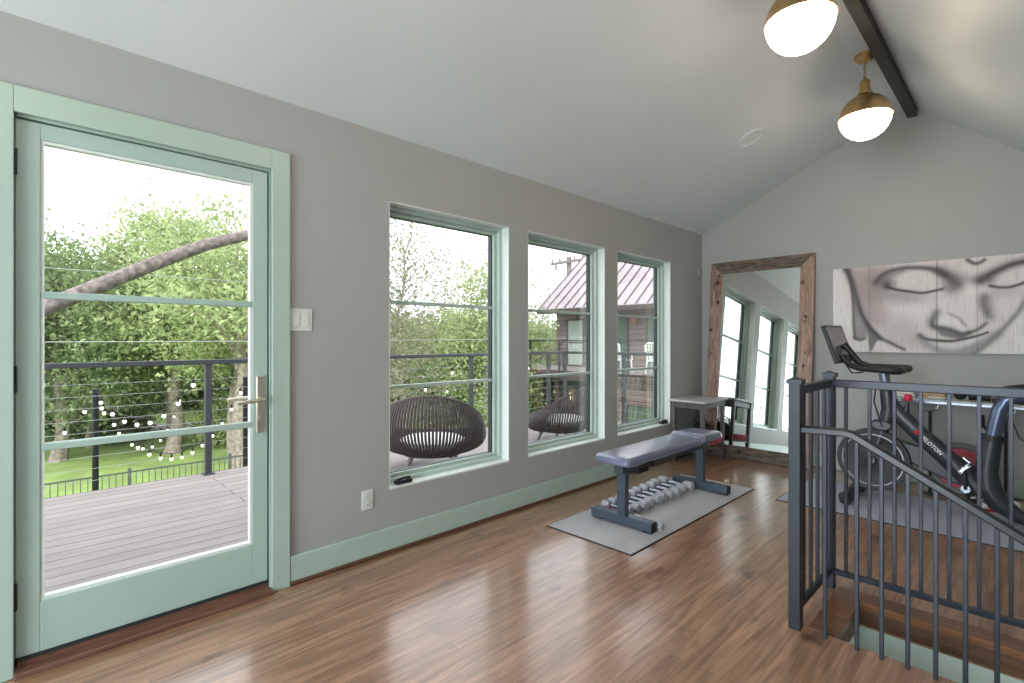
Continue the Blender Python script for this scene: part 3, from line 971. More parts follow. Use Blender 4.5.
# ------------------------------------------------------------------ painted canvases: a calm face with closed eyes
AZ0, AZ1 = 1.166, 1.972
def dist_poly(X, Z, pts):
    """distance to a polyline and the fraction along it"""
    best = np.full(X.shape, 9.0); frac = np.zeros(X.shape)
    seg = [math.hypot(pts[i + 1][0] - pts[i][0], pts[i + 1][1] - pts[i][1]) for i in range(len(pts) - 1)]
    tot = sum(seg); acc = 0
    for i, l in enumerate(seg):
        ax, az = pts[i]; bx, bz = pts[i + 1]
        t = np.clip(((X - ax) * (bx - ax) + (Z - az) * (bz - az)) / (l * l + 1e-12), 0, 1)
        dd = np.hypot(X - ax - t * (bx - ax), Z - az - t * (bz - az))
        m_ = dd < best
        best = np.where(m_, dd, best); frac = np.where(m_, (acc + t * l) / tot, frac)
        acc += l
    return best, frac
def smooth_pts(pts, n=6):
    out = []
    P = [pts[0]] + list(pts) + [pts[-1]]
    for i in range(1, len(P) - 2):
        p0, p1, p2, p3 = P[i - 1], P[i], P[i + 1], P[i + 2]
        for k in range(n):
            t = k / n
            out.append(tuple(0.5 * (2 * p1[j] + (p2[j] - p0[j]) * t + (2 * p0[j] - 5 * p1[j] + 4 * p2[j] - p3[j]) * t * t + (3 * p1[j] - p0[j] - 3 * p2[j] + p3[j]) * t ** 3) for j in (0, 1)))
    out.append(pts[-1])
    return out
def inside(X, Z, poly):
    r = np.zeros(X.shape, bool)
    n = len(poly)
    for i in range(n):
        x1_, z1_ = poly[i]; x2_, z2_ = poly[(i + 1) % n]
        c = ((z1_ > Z) != (z2_ > Z)) & (X < (x2_ - x1_) * (Z - z1_) / (z2_ - z1_ + 1e-12) + x1_)
        r ^= c
    return r
ART = [
    ('fill', [(1.444, 1.973), (1.516, 1.806), (1.571, 1.542), (1.671, 1.373), (1.79, 1.263), (1.947, 1.141), (2.162, 1.112), (2.363, 1.166), (2.505, 1.329), (2.596, 1.423), (2.651, 1.578), (2.706, 1.714), (2.727, 2.051), (2.029, 2.182), (1.468, 2.075)], 0.03, 0, 1, (216, 210, 208)),
    ('fill', [(1.492, 1.968), (1.79, 1.956), (1.746, 1.752), (1.775, 1.516), (1.671, 1.41), (1.587, 1.56), (1.532, 1.787)], 0.08, 0, 0.75, (168, 150, 148)),
    ('fill', [(1.579, 1.579), (1.79, 1.533), (1.988, 1.421), (1.988, 1.212), (1.833, 1.228), (1.701, 1.354)], 0.08, 0, 0.5, (176, 166, 172)),
    ('blob', [(1.64, 1.778)], 0.1, 0.22, 0.5, (150, 128, 126)),
    ('fill', [(1.449, 1.963), (1.492, 1.94), (1.532, 1.712), (1.587, 1.523), (1.633, 1.355), (1.602, 1.291), (1.547, 1.281), (1.519, 1.319), (1.516, 1.525), (1.5, 1.77)], 0.02, 0, 0.95, (146, 140, 144)),
    ('stroke', [(1.445, 1.967), (1.492, 1.865), (1.513, 1.657), (1.519, 1.431), (1.529, 1.3)], 0.015, 0.0125, 0.8640000000000001, (78, 74, 78)),
    ('stroke', [(1.529, 1.3), (1.571, 1.281), (1.61, 1.296)], 0.0175, 0.0125, 0.8640000000000001, (73, 71, 76)),
    ('fill', [(1.587, 1.541), (1.648, 1.429), (1.746, 1.291), (1.701, 1.263), (1.656, 1.171), (1.637, 1.263), (1.628, 1.355)], 0.015, 0, 0.9, (96, 94, 100)),
    ('stroke', [(1.465, 1.965), (1.516, 1.806), (1.555, 1.636), (1.594, 1.504), (1.656, 1.382), (1.731, 1.3), (1.819, 1.246), (1.905, 1.193)], 0.0375, 0.015, 0.918, (71, 68, 71)),
    ('stroke', [(1.694, 1.82), (1.746, 1.883), (1.819, 1.917), (1.919, 1.93), (2.029, 1.919), (2.109, 1.897), (2.187, 1.847)], 0.0225, 0.0275, 0.918, (59, 54, 56)),
    ('stroke', [(2.149, 1.873), (2.213, 1.82), (2.27, 1.764)], 0.0562, 0.0625, 0.918, (62, 56, 57)),
    ('stroke', [(2.239, 1.775), (2.226, 1.709), (2.162, 1.765)], 0.0625, 0.025, 0.5940000000000001, (81, 74, 76)),
    ('stroke', [(1.694, 1.82), (1.761, 1.86), (1.891, 1.898)], 0.05, 0.025, 0.54, (93, 86, 88)),
    ('fill', [(1.812, 1.801), (1.891, 1.875), (1.988, 1.888), (2.096, 1.864), (2.149, 1.808), (2.162, 1.739), (2.056, 1.721), (1.919, 1.731)], 0.03, 0, 0.9, (218, 212, 210)),
    ('blob', [(1.778, 1.79)], 0.065, 0.07, 0.95, (76, 68, 70)),
    ('blob', [(1.848, 1.683)], 0.17, 0.055, 0.65, (140, 132, 134)),
    ('blob', [(1.961, 1.641)], 0.13, 0.05, 0.5, (150, 142, 144)),
    ('stroke', [(1.775, 1.772), (1.848, 1.74), (1.933, 1.718), (2.029, 1.697), (2.109, 1.709), (2.168, 1.722)], 0.015, 0.0125, 1, (49, 44, 45)),
    ('blob', [(2.363, 1.724)], 0.05, 0.16, 0.75, (236, 233, 232)),
    ('blob', [(2.332, 1.792)], 0.08, 0.05, 0.5, (150, 140, 140)),
    ('fill', [(2.109, 1.478), (2.162, 1.51), (2.226, 1.508), (2.289, 1.447), (2.326, 1.38), (2.289, 1.356), (2.213, 1.382), (2.142, 1.392)], 0.03, 0, 0.9, (226, 222, 222)),
    ('stroke', [(2.129, 1.52), (2.103, 1.453), (2.109, 1.401), (2.162, 1.383), (2.226, 1.365), (2.289, 1.331), (2.338, 1.339)], 0.035, 0.0225, 0.9720000000000001, (74, 69, 71)),
    ('fill', [(2.136, 1.392), (2.226, 1.362), (2.326, 1.328), (2.276, 1.29), (2.187, 1.307), (2.149, 1.332)], 0.02, 0, 0.85, (96, 90, 94)),
    ('stroke', [(2.213, 1.508), (2.276, 1.464), (2.32, 1.397)], 0.015, 0.0125, 0.54, (102, 95, 96)),
    ('stroke', [(2.338, 1.339), (2.399, 1.371), (2.446, 1.419)], 0.0175, 0.015, 0.8640000000000001, (81, 76, 78)),
    ('stroke', [(2.44, 1.621), (2.452, 1.54), (2.464, 1.475)], 0.05, 0.0375, 0.756, (108, 103, 105)),
    ('stroke', [(2.434, 1.638), (2.425, 1.573), (2.446, 1.508)], 0.025, 0.025, 0.54, (88, 83, 85)),
    ('blob', [(2.239, 1.6)], 0.12, 0.08, 0.35, (226, 222, 222)),
    ('blob', [(1.988, 1.543)], 0.16, 0.08, 0.5, (226, 222, 222)),
    ('fill', [(2.029, 1.299), (2.149, 1.264), (2.276, 1.256), (2.399, 1.314), (2.363, 1.232), (2.239, 1.189), (2.122, 1.222)], 0.02, 0, 0.8, (226, 226, 230)),
    ('stroke', [(2.013, 1.325), (2.056, 1.29), (2.136, 1.276), (2.226, 1.271), (2.314, 1.29), (2.399, 1.317), (2.456, 1.343)], 0.0163, 0.0112, 1, (52, 47, 51)),
    ('stroke', [(2.015, 1.299), (2.083, 1.23), (2.162, 1.188), (2.264, 1.178), (2.363, 1.207), (2.446, 1.265), (2.516, 1.329)], 0.0438, 0.0375, 0.648, (119, 113, 119)),
    ('stroke', [(2.276, 1.328), (2.289, 1.301), (2.314, 1.306)], 0.0125, 0.0125, 0.648, (93, 88, 91)),
    ('stroke', [(2.332, 1.957), (2.363, 1.928), (2.399, 1.92), (2.437, 1.945)], 0.0175, 0.015, 0.9720000000000001, (81, 74, 74)),
    ('stroke', [(2.411, 1.778), (2.47, 1.821), (2.528, 1.855), (2.596, 1.888), (2.673, 1.903), (2.748, 1.879)], 0.0438, 0.03, 0.9720000000000001, (59, 54, 56)),
    ('blob', [(2.446, 1.783)], 0.07, 0.04, 0.7, (84, 76, 78)),
    ('fill', [(2.516, 1.777), (2.562, 1.82), (2.64, 1.836), (2.706, 1.822), (2.706, 1.76), (2.629, 1.712), (2.551, 1.726)], 0.03, 0, 0.9, (216, 211, 209)),
    ('stroke', [(2.47, 1.727), (2.528, 1.709), (2.596, 1.71), (2.673, 1.74), (2.738, 1.788)], 0.015, 0.0125, 1, (49, 44, 45)),
    ('blob', [(2.562, 1.67)], 0.12, 0.04, 0.4, (150, 144, 146)),
    ('stroke', [(2.684, 1.623), (2.64, 1.516), (2.573, 1.408), (2.505, 1.313), (2.423, 1.216), (2.363, 1.166)], 0.02, 0.02, 0.81, (110, 107, 108)),
    ('fill', [(2.289, 1.215), (2.47, 1.314), (2.505, 1.313), (2.411, 1.192), (2.314, 1.166)], 0.03, 0, 0.5, (150, 144, 146)),
    ('stroke', [(2.78, 1.678), (2.727, 1.528), (2.706, 1.343)], 0.0375, 0.0375, 0.648, (102, 96, 98)),
    ('stroke', [(1.644, 2.128), (1.644, 1.024)], 0.005, 0.005, 0.43200000000000005, (102, 95, 95)),
    ('stroke', [(2.393, 2.032), (2.393, 1.053)], 0.005, 0.005, 0.43200000000000005, (102, 95, 95)),
]

def paint(X, Z):
    C = np.empty(X.shape + (3,))
    lin = lambda c: np.array(srgb(*c)[:3])
    C[:] = lin((224, 220, 219))
    def over(a, col):
        a = np.clip(a, 0, 1)[..., None]
        C[:] = C * (1 - a) + lin(col) * a
    for kind, pts, w0, w1, a, col in ART:
        if kind == 'fill':
            p = smooth_pts(pts + [pts[0]], 5)
            d_, _ = dist_poly(X, Z, p)
            sgn = np.where(inside(X, Z, p), d_, -d_)
            over(a / (1 + np.exp(-sgn / max(w0, 1e-4) * 4)), col)
        elif kind == 'blob':
            (cx, cz), = pts
            over(a * np.exp(-((X - cx) / w0) ** 2 - ((Z - cz) / w1) ** 2), col)
        else:
            p = smooth_pts(pts)
            d_, fr_ = dist_poly(X, Z, p)
            wd_ = w0 + (w1 - w0) * fr_
            over(a * np.exp(-(d_ / wd_) ** 2), col)
    return C
am = bpy.data.materials.new('painted_canvas')
am.use_nodes = True
nt = am.node_tree
b_ = nt.nodes['Principled BSDF']; b_.inputs['Roughness'].default_value = 0.55
at_ = nt.nodes.new('ShaderNodeVertexColor'); at_.layer_name = 'paint'
tc_ = nt.nodes.new('ShaderNodeTexCoord'); mp_ = nt.nodes.new('ShaderNodeMapping'); mp_.inputs['Scale'].default_value = (60, 1, 3.5)
n_ = nt.nodes.new('ShaderNodeTexNoise'); n_.inputs['Scale'].default_value = 1.6; n_.inputs['Detail'].default_value = 5
r_ = nt.nodes.new('ShaderNodeValToRGB')
r_.color_ramp.elements[0].position = 0.30; r_.color_ramp.elements[0].color = (0.50, 0.45, 0.46, 1)
r_.color_ramp.elements[1].position = 0.48; r_.color_ramp.elements[1].color = (1, 1, 1, 1)
mx_ = nt.nodes.new('ShaderNodeMixRGB'); mx_.blend_type = 'MULTIPLY'; mx_.inputs[0].default_value = 0.42
for a_, c_ in ((tc_.outputs['Object'], mp_.inputs[0]), (mp_.outputs[0], n_.inputs['Vector']), (n_.outputs[0], r_.inputs[0]), (at_.outputs[0], mx_.inputs[1]), (r_.outputs[0], mx_.inputs[2]), (mx_.outputs[0], b_.inputs['Base Color'])):
    nt.links.new(a_, c_)
M['canvas'] = am
def canvas(xa, xb, label):
    NX, NZ = 190, 190
    t_ = thing('wall_painting', ((xa + xb) / 2, LY, AZ0), label, 'painting', 'canvases of one painted face')
    o = Vector(ORG[t_])
    xs = np.linspace(xa, xb, NX); zs = np.linspace(AZ0, AZ1, NZ)
    X, Z = np.meshgrid(xs, zs)
    vs = np.stack([X - o.x, np.full(X.shape, LY - 0.032 - o.y), Z - o.z], -1).reshape(-1, 3)
    idx = np.arange(NX * NZ).reshape(NZ, NX)
    fs_ = np.stack([idx[:-1, :-1], idx[:-1, 1:], idx[1:, 1:], idx[1:, :-1]], -1).reshape(-1, 4)
    me = bpy.data.meshes.new('painted_face')
    me.from_pydata(vs.tolist(), [], fs_.tolist())
    ca = me.color_attributes.new('paint', 'FLOAT_COLOR', 'POINT')
    C = paint(X, Z).reshape(-1, 3)
    ca.data.foreach_set('color', np.concatenate([C, np.ones((len(C), 1))], 1).astype(np.float32).ravel())
    me.materials.append(am)
    ob = bpy.data.objects.new('canvas_front', me)
    COL.objects.link(ob)
    ob.parent = t_
    MB().box((xa, LY - 0.0318, AZ0), (xb, LY - 0.002, AZ1)).build('stretcher', 'disc_grey', t_)
canvas(1.348, 2.132, 'left canvas of the wall painting, with the closed eye and ear of a calm face')
canvas(2.136, 2.920, 'right canvas of the wall painting, with the nose, lips and other closed eye')
# ------------------------------------------------------------------ exercise bike on its mat
YB = 4.85
FZ = 0.006
bk = thing('exercise_bike', (2.2, YB, FZ), 'black indoor exercise bike with tilted screen, standing on the blue-grey mat', 'exercise bike')
def b3(pts, y=YB):
    return [(p[0], y + (p[2] if len(p) > 2 else 0), p[1]) for p in pts]
def foot_bar(x, nm):
    f_ = MB().tube([(x, YB - 0.27, 0.045), (x - 0.01, YB - 0.15, 0.05), (x - 0.015, YB, 0.055), (x - 0.01, YB + 0.15, 0.05), (x, YB + 0.27, 0.045)], [0.032, 0.036, 0.042, 0.036, 0.032], 12)
    o = f_.build(nm, 'bike', bk)
    for s_ in (-1, 1):
        c = MB()
        c.tube([(x, YB + s_ * 0.22, 0.046), (x, YB + s_ * 0.272, 0.045), (x, YB + s_ * 0.285, 0.044)], [0.042, 0.042, 0.028], 12)
        c.build('foot_grip', 'bike_dark', o)
        MB().cyl((x, YB + s_ * 0.24, FZ), (x, YB + s_ * 0.24, 0.022), 0.024, 14).build('levelling_foot', 'bike_dark', o)
        MB().cyl((x - 0.045, YB + s_ * 0.14 - 0.014, 0.028 + FZ), (x - 0.045, YB + s_ * 0.14 + 0.014, 0.028 + FZ), 0.028, 16).build('transport_wheel', 'bike_dark', o)
foot_bar(1.70, 'front_stabilizer')
foot_bar(2.745, 'rear_stabilizer')
fk = MB().tube(b3([(1.945, 0.83), (1.925, 0.70), (1.885, 0.55), (1.845, 0.41), (1.77, 0.22), (1.70, 0.06)]), [0.048, 0.05, 0.044, 0.040, 0.036, 0.034], 14, flat=0.75, up=(0.86, 0, 0.5))
fk.build('fork', 'bike', bk)
dt = MB().tube(b3([(1.93, 0.80), (2.00, 0.70), (2.12, 0.575), (2.26, 0.435), (2.37, 0.32), (2.45, 0.22)]), [0.052, 0.06, 0.062, 0.062, 0.066, 0.07], 16, flat=0.70, up=(0.86, 0, 0.5))
dtp = dt.build('down_tube', 'bike', bk)
se = MB().tube(b3([(2.518, 0.60), (2.502, 0.48), (2.486, 0.36), (2.492, 0.25), (2.55, 0.15), (2.64, 0.085), (2.74, 0.05)]), [0.056, 0.058, 0.064, 0.078, 0.066, 0.05, 0.04], 16, flat=0.72, up=(0.86, 0, 0.5))
se.build('seat_tube', 'bike', bk)
cl_ = MB().tube(b3([(2.514, 0.575), (2.518, 0.600), (2.520, 0.618)]), [0.061, 0.063, 0.058], 18, flat=0.78, up=(0.86, 0, 0.5))
cl_.build('collar', 'bike_dark', bk)
sp2_ = MB().tube(b3([(2.516, 0.58), (2.535, 0.70), (2.555, 0.80), (2.585, 0.865), (2.64, 0.895), (2.72, 0.90)]), [0.044, 0.044, 0.044, 0.043, 0.040, 0.036], 16, flat=0.8, up=(0.86, 0, 0.5))
sp2_.build('seat_post', 'bike_blue', bk)
MB().box((2.60, YB - 0.025, 0.905), (2.90, YB + 0.025, 0.93)).build('seat_slider', 'bike_dark', bk, bevel=0.004)
sd_ = MB()
secs = [(2.565, 0.012, 0.950, 0.012), (2.585, 0.022, 0.955, 0.022), (2.65, 0.026, 0.965, 0.03), (2.72, 0.040, 0.972, 0.035), (2.78, 0.068, 0.98, 0.038), (2.83, 0.078, 0.985, 0.036), (2.86, 0.06, 0.985, 0.026)]
n = 14
vs, fs_ = [], []
for x, hw, zt, th_ in secs:
    for k in range(n):
        a = 2 * PI * k / n
        vs.append((x, YB + hw * math.cos(a), zt + th_ * (0.45 * math.sin(a) if math.sin(a) > 0 else 0.8 * math.sin(a))))
for i in range(len(secs) - 1):
    for k in range(n):
        fs_.append((i * n + k, i * n + (k + 1) % n, (i + 1) * n + (k + 1) % n, (i + 1) * n + k))
fs_ += [tuple(range(n)), tuple((len(secs) - 1) * n + k for k in range(n))[::-1]]
sd_.add(vs, fs_).build('saddle', 'bike_dark', bk)
# flywheel with a pale ring
wx, wz = 1.83, 0.335
fw_ = MB().lathe((wx, YB, wz), [(0.03, -0.036), (0.07, -0.030), (0.165, -0.022), (0.190, -0.030), (0.238, -0.030), (0.242, -0.02), (0.242, 0.02), (0.238, 0.030), (0.190, 0.030), (0.165, 0.022), (0.07, 0.030), (0.03, 0.036)], 56, 'Y')
fly = fw_.build('flywheel', 'bike_dark', bk)
MB().lathe((wx, YB, wz), [(0.196, -0.0305), (0.196, -0.033), (0.204, -0.033), (0.204, -0.0305)], 56, 'Y').build('rim_ring', 'flywheel_ring', fly)
hb = MB().lathe((wx, YB, wz), [(0.0, -0.055), (0.025, -0.055), (0.032, -0.045), (0.032, 0.045), (0.025, 0.055), (0.0, 0.055)], 24, 'Y')
hb.build('hub', 'bike', fly)
# belt cover from hub to crank
def capsule(mb, a, ra, b, rb, y0, y1, n=14):
    a = Vector(a); b = Vector(b)
    ang = math.atan2(b.y - a.y, b.x - a.x)
    pts = [(a.x + ra * math.cos(ang + PI / 2 + PI * k / n), a.y + ra * math.sin(ang + PI / 2 + PI * k / n)) for k in range(n + 1)]
    pts += [(b.x + rb * math.cos(ang - PI / 2 + PI * k / n), b.y + rb * math.sin(ang - PI / 2 + PI * k / n)) for k in range(n + 1)]
    return mb.prism(pts, y0, y1, 'Y')
capsule(MB(), (1.90, 0.475), 0.052, (2.34, 0.33), 0.095, YB + 0.0, YB + 0.07).build('belt_cover', 'bike', bk, bevel=0.012, seg=3)
bc_ = MB()
for k in range(1):
    m_ = [( -0.10, 0.02), (-0.06, 0.05), (0.0, 0.058), (0.05, 0.045), (0.07, 0.01), (0.03, -0.03), (-0.05, -0.03)]
    bc_.prism([(1.90 + p[0], 0.60 + p[1]) for p in m_], YB - 0.045, YB + 0.045, 'Y')
bc_.build('brake_cover', 'bike', bk, bevel=0.015, seg=3)
# head, handlebar post and clamp
MB().tube(b3([(1.935, 0.74), (1.925, 0.86), (1.918, 0.90)]), [0.060, 0.062, 0.054], 16, flat=0.85).build('head_tube', 'bike', bk)
MB().tube(b3([(1.922, 0.86), (1.90, 1.02)]), 0.036, 16).build('handlebar_post', 'post_grey', bk)
MB().tube(b3([(1.918, 0.905), (1.914, 0.935)]), 0.046, 16).build('post_collar', 'bike_dark', bk)
hb_ = MB()
hb_.tube(b3([(1.80, 1.075), (1.86, 1.055), (1.93, 1.045), (2.0, 1.05), (2.03, 1.053)]), [0.03, 0.05, 0.075, 0.085, 0.05], 14, flat=0.45, up=(0, 1, 0))
for s_ in (-1, 1):
    hb_.tube([(2.02, YB + s_ * 0.02, 1.05), (2.035, YB + s_ * 0.12, 1.052), (2.025, YB + s_ * 0.215, 1.053), (1.985, YB + s_ * 0.236, 1.055), (1.88, YB + s_ * 0.225, 1.058), (1.78, YB + s_ * 0.19, 1.062), (1.71, YB + s_ * 0.165, 1.085), (1.665, YB + s_ * 0.155, 1.13), (1.652, YB + s_ * 0.155, 1.17)],
             [0.024, 0.026, 0.028, 0.027, 0.025, 0.024, 0.024, 0.023, 0.018], 12)
hb_.build('handlebar', 'bike_dark', bk)
sm = MB()
sm.tube([(1.80, YB, 1.075), (1.74, YB, 1.10), (1.675, YB, 1.19), (1.63, YB, 1.245)], [0.024, 0.022, 0.022, 0.03], 12)
sm.tube([(1.645, YB - 0.07, 1.11), (1.70, YB - 0.06, 1.015), (1.76, YB - 0.02, 1.02), (1.80, YB, 1.05)], 0.0055, 8)
sm.build('screen_arm', 'bike_dark', bk)
# screen: leans back at the top
def quad_slab(c0, c1, c2, c3, off0, off1):
    c = [Vector(p) for p in (c0, c1, c2, c3)]
    nrm = (c[1] - c[0]).cross(c[3] - c[0]).normalized()
    vs = [p + nrm * off0 for p in c] + [p + nrm * off1 for p in c]
    return MB().add(vs, [(0, 1, 2, 3), (7, 6, 5, 4), (0, 4, 5, 1), (1, 5, 6, 2), (2, 6, 7, 3), (3, 7, 4, 0)])
q0, q1, q2, q3 = (1.657, 4.58, 1.097), (1.657, 5.11, 1.107), (1.558, 5.11, 1.406), (1.558, 4.58, 1.398)
scn = quad_slab(q0, q1, q2, q3, -0.030, 0.0).build('screen', 'bike_dark', bk, bevel=0.006, seg=3)
def lerp(a, b, t): return tuple(a[i] + (b[i] - a[i]) * t for i in range(3))
def ins(u, v): return lerp(lerp(q0, q1, u), lerp(q3, q2, u), v)
quad_slab(ins(.03, .06), ins(.97, .06), ins(.97, .95), ins(.03, .95), 0.0, 0.0012).build('display', 'screen', scn, smooth=False)
# resistance knob
kn = MB().tube(b3([(2.03, 0.69), (2.042, 0.76), (2.05, 0.81)]), [0.030, 0.018, 0.010], 12)
kno = kn.build('knob_stem', 'bike', bk)
MB().lathe((2.052, YB, 0.840), [(0.0, -0.028), (0.016, -0.026), (0.027, -0.012), (0.029, 0.004), (0.022, 0.02), (0.01, 0.027), (0.0, 0.028)], 14).build('resistance_knob', 'pink', kno)
# crank and pedals
cx_, cz_ = 2.385, 0.235
ck_ = MB().cyl((cx_, YB - 0.11, cz_), (cx_, YB + 0.11, cz_), 0.026, 20)
ck_.build('crank_axle', 'bike_grey', bk)
for s_, dz in ((-1, 0.16), (1, -0.145)):
    y_ = YB + s_ * 0.105
    ca_ = MB().tube([(cx_, y_, cz_), (cx_, y_ + s_ * 0.008, cz_ + dz)], [0.018, 0.014], 12, flat=0.7)
    cao = ca_.build('crank_arm', 'bike', bk)
    pd = MB()
    rot = Matrix.Rotation(R(-50 if s_ < 0 else -8), 3, 'Y')
    pc_ = Vector((cx_, y_ + s_ * 0.07, cz_ + dz))
    pd.cyl(pc_ - Vector((0, s_ * 0.065, 0)), pc_ + Vector((0, s_ * 0.045, 0)), 0.010, 12)
    pd.obox(pc_ + rot @ Vector((0.034, 0, 0)), (0.016, 0.082, 0.024), rot)
    pd.obox(pc_ + rot @ Vector((-0.034, 0, 0)), (0.016, 0.082, 0.024), rot)
    pd.obox(pc_ + Vector((0, -0.036, 0)), (0.085, 0.010, 0.020), rot)
    pd.obox(pc_ + Vector((0, 0.036, 0)), (0.085, 0.010, 0.020), rot)
    pd.obox(pc_ + rot @ Vector((0.052, 0, 0.03)), (0.012, 0.05, 0.05), rot)
    pd.build('pedal', 'chrome' if s_ < 0 else 'bike_dark', cao, bevel=0.003)
# lettering along the down tube, with its red mark
def text_mesh(s_, size, name, m, parent, mw, ext=0.0012):
    cu = bpy.data.curves.new(name, 'FONT')
    cu.body = s_; cu.size = size; cu.extrude = ext; cu.align_x = 'CENTER'; cu.align_y = 'CENTER'; cu.offset = size * 0.012
    o = bpy.data.objects.new('tmp', cu)
    COL.objects.link(o)
    bpy.context.view_layer.update()
    me = bpy.data.meshes.new_from_object(o.evaluated_get(bpy.context.evaluated_depsgraph_get()))
    bpy.data.objects.remove(o)
    me.transform(Matrix.Translation(-Vector(ORG[parent])) @ mw)
    me.materials.clear(); me.materials.append(M[m])
    ob = bpy.data.objects.new(name, me)
    COL.objects.link(ob); ob.parent = parent
    ORG[ob] = ORG[parent]
    return ob
dirv = Vector((2.26 - 2.12, 0, 0.435 - 0.575)).normalized()
upv = Vector((-dirv.z, 0, dirv.x))
def face_mw(x, y, z):
    m3 = Matrix((dirv, upv, Vector((0, -1, 0)))).transposed()
    return Matrix.Translation((x, y, z)) @ m3.to_4x4()
text_mesh('PELOTON', 0.037, 'lettering', 'white', dtp, face_mw(2.192, YB - 0.0445, 0.505))
mk = MB()
c = Vector((2.105, YB - 0.0445, 0.590))
for k in range(3):
    a = PI * k / 3
    dv = dirv * math.cos(a) + upv * math.sin(a)
    mk.tube([c - dv * 0.018, c + dv * 0.018], [0.004, 0.006], 6)
mk.build('red_mark', 'red_mark', dtp)
# cables at the head
MB().tube([(1.93, YB - 0.045, 0.95), (1.86, YB - 0.05, 0.93), (1.845, YB - 0.05, 0.80), (1.88, YB - 0.045, 0.66), (1.90, YB - 0.04, 0.60)], 0.0055, 8).build('sensor_cable', 'bike_dark', bk)

# ------------------------------------------------------------------ narrow desk along the end wall
dk = thing('narrow_desk', (2.5, 5.5, 0), 'narrow pale-topped desk along the end wall behind the exercise bike', 'desk')
DZ = 0.795
MB().box((1.79, 5.30, DZ - 0.012), (3.35, 5.735, DZ)).build('desk_top', 'desk', dk, bevel=0.003)
MB().box((1.80, 5.31, DZ - 0.034), (3.34, 5.335, DZ - 0.012)).build('front_rail', 'bike_grey', dk, bevel=0.003)
for x in (2.12, 2.57, 3.1):
    y = 5.42
    lg = MB().cyl((x, y, 0.0), (x, y, DZ - 0.105), 0.011, 12)
    lg.lathe((x, y, 0), [(0.0, 0.012), (0.05, 0.010), (0.055, 0.0)], 20)
    lo_ = lg.build('leg', 'black', dk)
    pts = [(x + 0.055 * math.cos(a), y, DZ - 0.045 + 0.06 * math.sin(a)) for a in [PI + PI * j / 14 for j in range(15)]]
    pts = [(x - 0.055, y, DZ - 0.010)] + pts + [(x + 0.055, y, DZ - 0.010)]
    MB().tube(pts, 0.007, 8).build('leg_yoke', 'chrome', lo_)
lg = MB()
for x in (1.84, 3.3):
    lg.box((x - 0.015, 5.66, 0.0), (x + 0.015, 5.69, DZ - 0.012))
lg.build('back_leg', 'black', dk)

tw_ = MB()
for k in range(4):
    tw_.box((1.82 + 0.012 * (k % 2), 5.42 + 0.01 * k, DZ + 0.02 * k), (2.02 - 0.01 * k, 5.62, DZ + 0.02 * (k + 1)))
tag(tw_.build('folded_towel', 'paper', bevel=0.008, seg=3), 'stack of folded pale towels at the left end of the narrow desk', 'towel')
bx_ = thing('cardboard_box', (2.13, 5.53, DZ), 'flat tan cardboard box on the narrow desk beside the pale towels', 'box')
MB().box((2.05, 5.46, DZ), (2.21, 5.60, DZ + 0.045)).build('box_body', 'tan', bx_, bevel=0.002)
MB().box((2.047, 5.457, DZ + 0.045), (2.213, 5.603, DZ + 0.062)).build('box_lid', 'tan', bx_, bevel=0.002)
dp_ = MB().lathe((2.17, 5.37, DZ), [(0.0, 0.004), (0.035, 0.004), (0.062, 0.014), (0.064, 0.012), (0.038, 0.0), (0.0, 0.0)], 28)
tag(dp_.build('dish', 'white'), 'small white dish at the front edge of the narrow desk', 'dish')
sp_b = MB()
sp_b.lathe((2.305, 5.46, DZ + 0.040), [(0.04 * math.sin(a), -0.04 * math.cos(a)) for a in [PI * j / 12 for j in range(13)]], 24)
for k in range(18):
    a = k * 2.4; h = -0.9 + 1.8 * (k + .5) / 18; q = math.sqrt(1 - h * h)
    v_ = Vector((q * math.cos(a), q * math.sin(a), h))
    if v_.z > -0.7:
        sp_b.cyl(Vector((2.305, 5.46, DZ + 0.04)) + v_ * 0.036, Vector((2.305, 5.46, DZ + 0.04)) + v_ * 0.045, 0.007, 6, 0.004)
tag(sp_b.build('massage_ball', 'rubber'), 'black knobbly massage ball on the narrow desk', 'ball')
sb = thing('roller', (2.42, 5.47, DZ), 'black foam roller lying on the narrow desk right of the ball', 'roller')
MB().lathe((2.42, 5.47, DZ + 0.036), [(0.014, -0.065), (0.030, -0.065), (0.036, -0.058), (0.033, -0.03), (0.036, 0.0), (0.033, 0.03), (0.036, 0.058), (0.030, 0.065), (0.014, 0.065)], 24, 'X').build('foam_sleeve', 'rubber', sb)
MB().lathe((2.42, 5.47, DZ + 0.036), [(0.014, -0.066), (0.014, 0.066)], 20, 'X').build('core_tube', 'bike_grey', sb)
lp = thing('laptop', (2.62, 5.48, DZ), 'closed black laptop lying on the narrow desk behind the bike seat', 'laptop')
MB().box((2.49, 5.38, DZ + 0.002), (2.78, 5.58, DZ + 0.014)).build('base', 'bike_dark', lp, bevel=0.004)
MB().box((2.49, 5.38, DZ + 0.0155), (2.78, 5.58, DZ + 0.024)).build('lid', 'bike_dark', lp, bevel=0.004)
MB().tube([(2.50, 5.575, DZ + 0.0145), (2.77, 5.575, DZ + 0.0145)], 0.004, 8).build('hinge', 'bike_grey', lp)
tag(MB().tube([(2.60, 5.70, DZ - 0.02), (2.605, 5.69, 0.62), (2.64, 5.68, 0.50), (2.72, 5.69, 0.45), (2.85, 5.70, 0.52)], 0.004, 8).build('power_cable', 'black'), 'black power cable looping down the wall below the narrow desk', 'cable')
hk = MB()
hk.tube([(2.455, LY, 0.545), (2.455, LY - 0.05, 0.545), (2.43, LY - 0.055, 0.56), (2.425, LY - 0.055, 0.66)], [0.011, 0.011, 0.011, 0.013], 10)
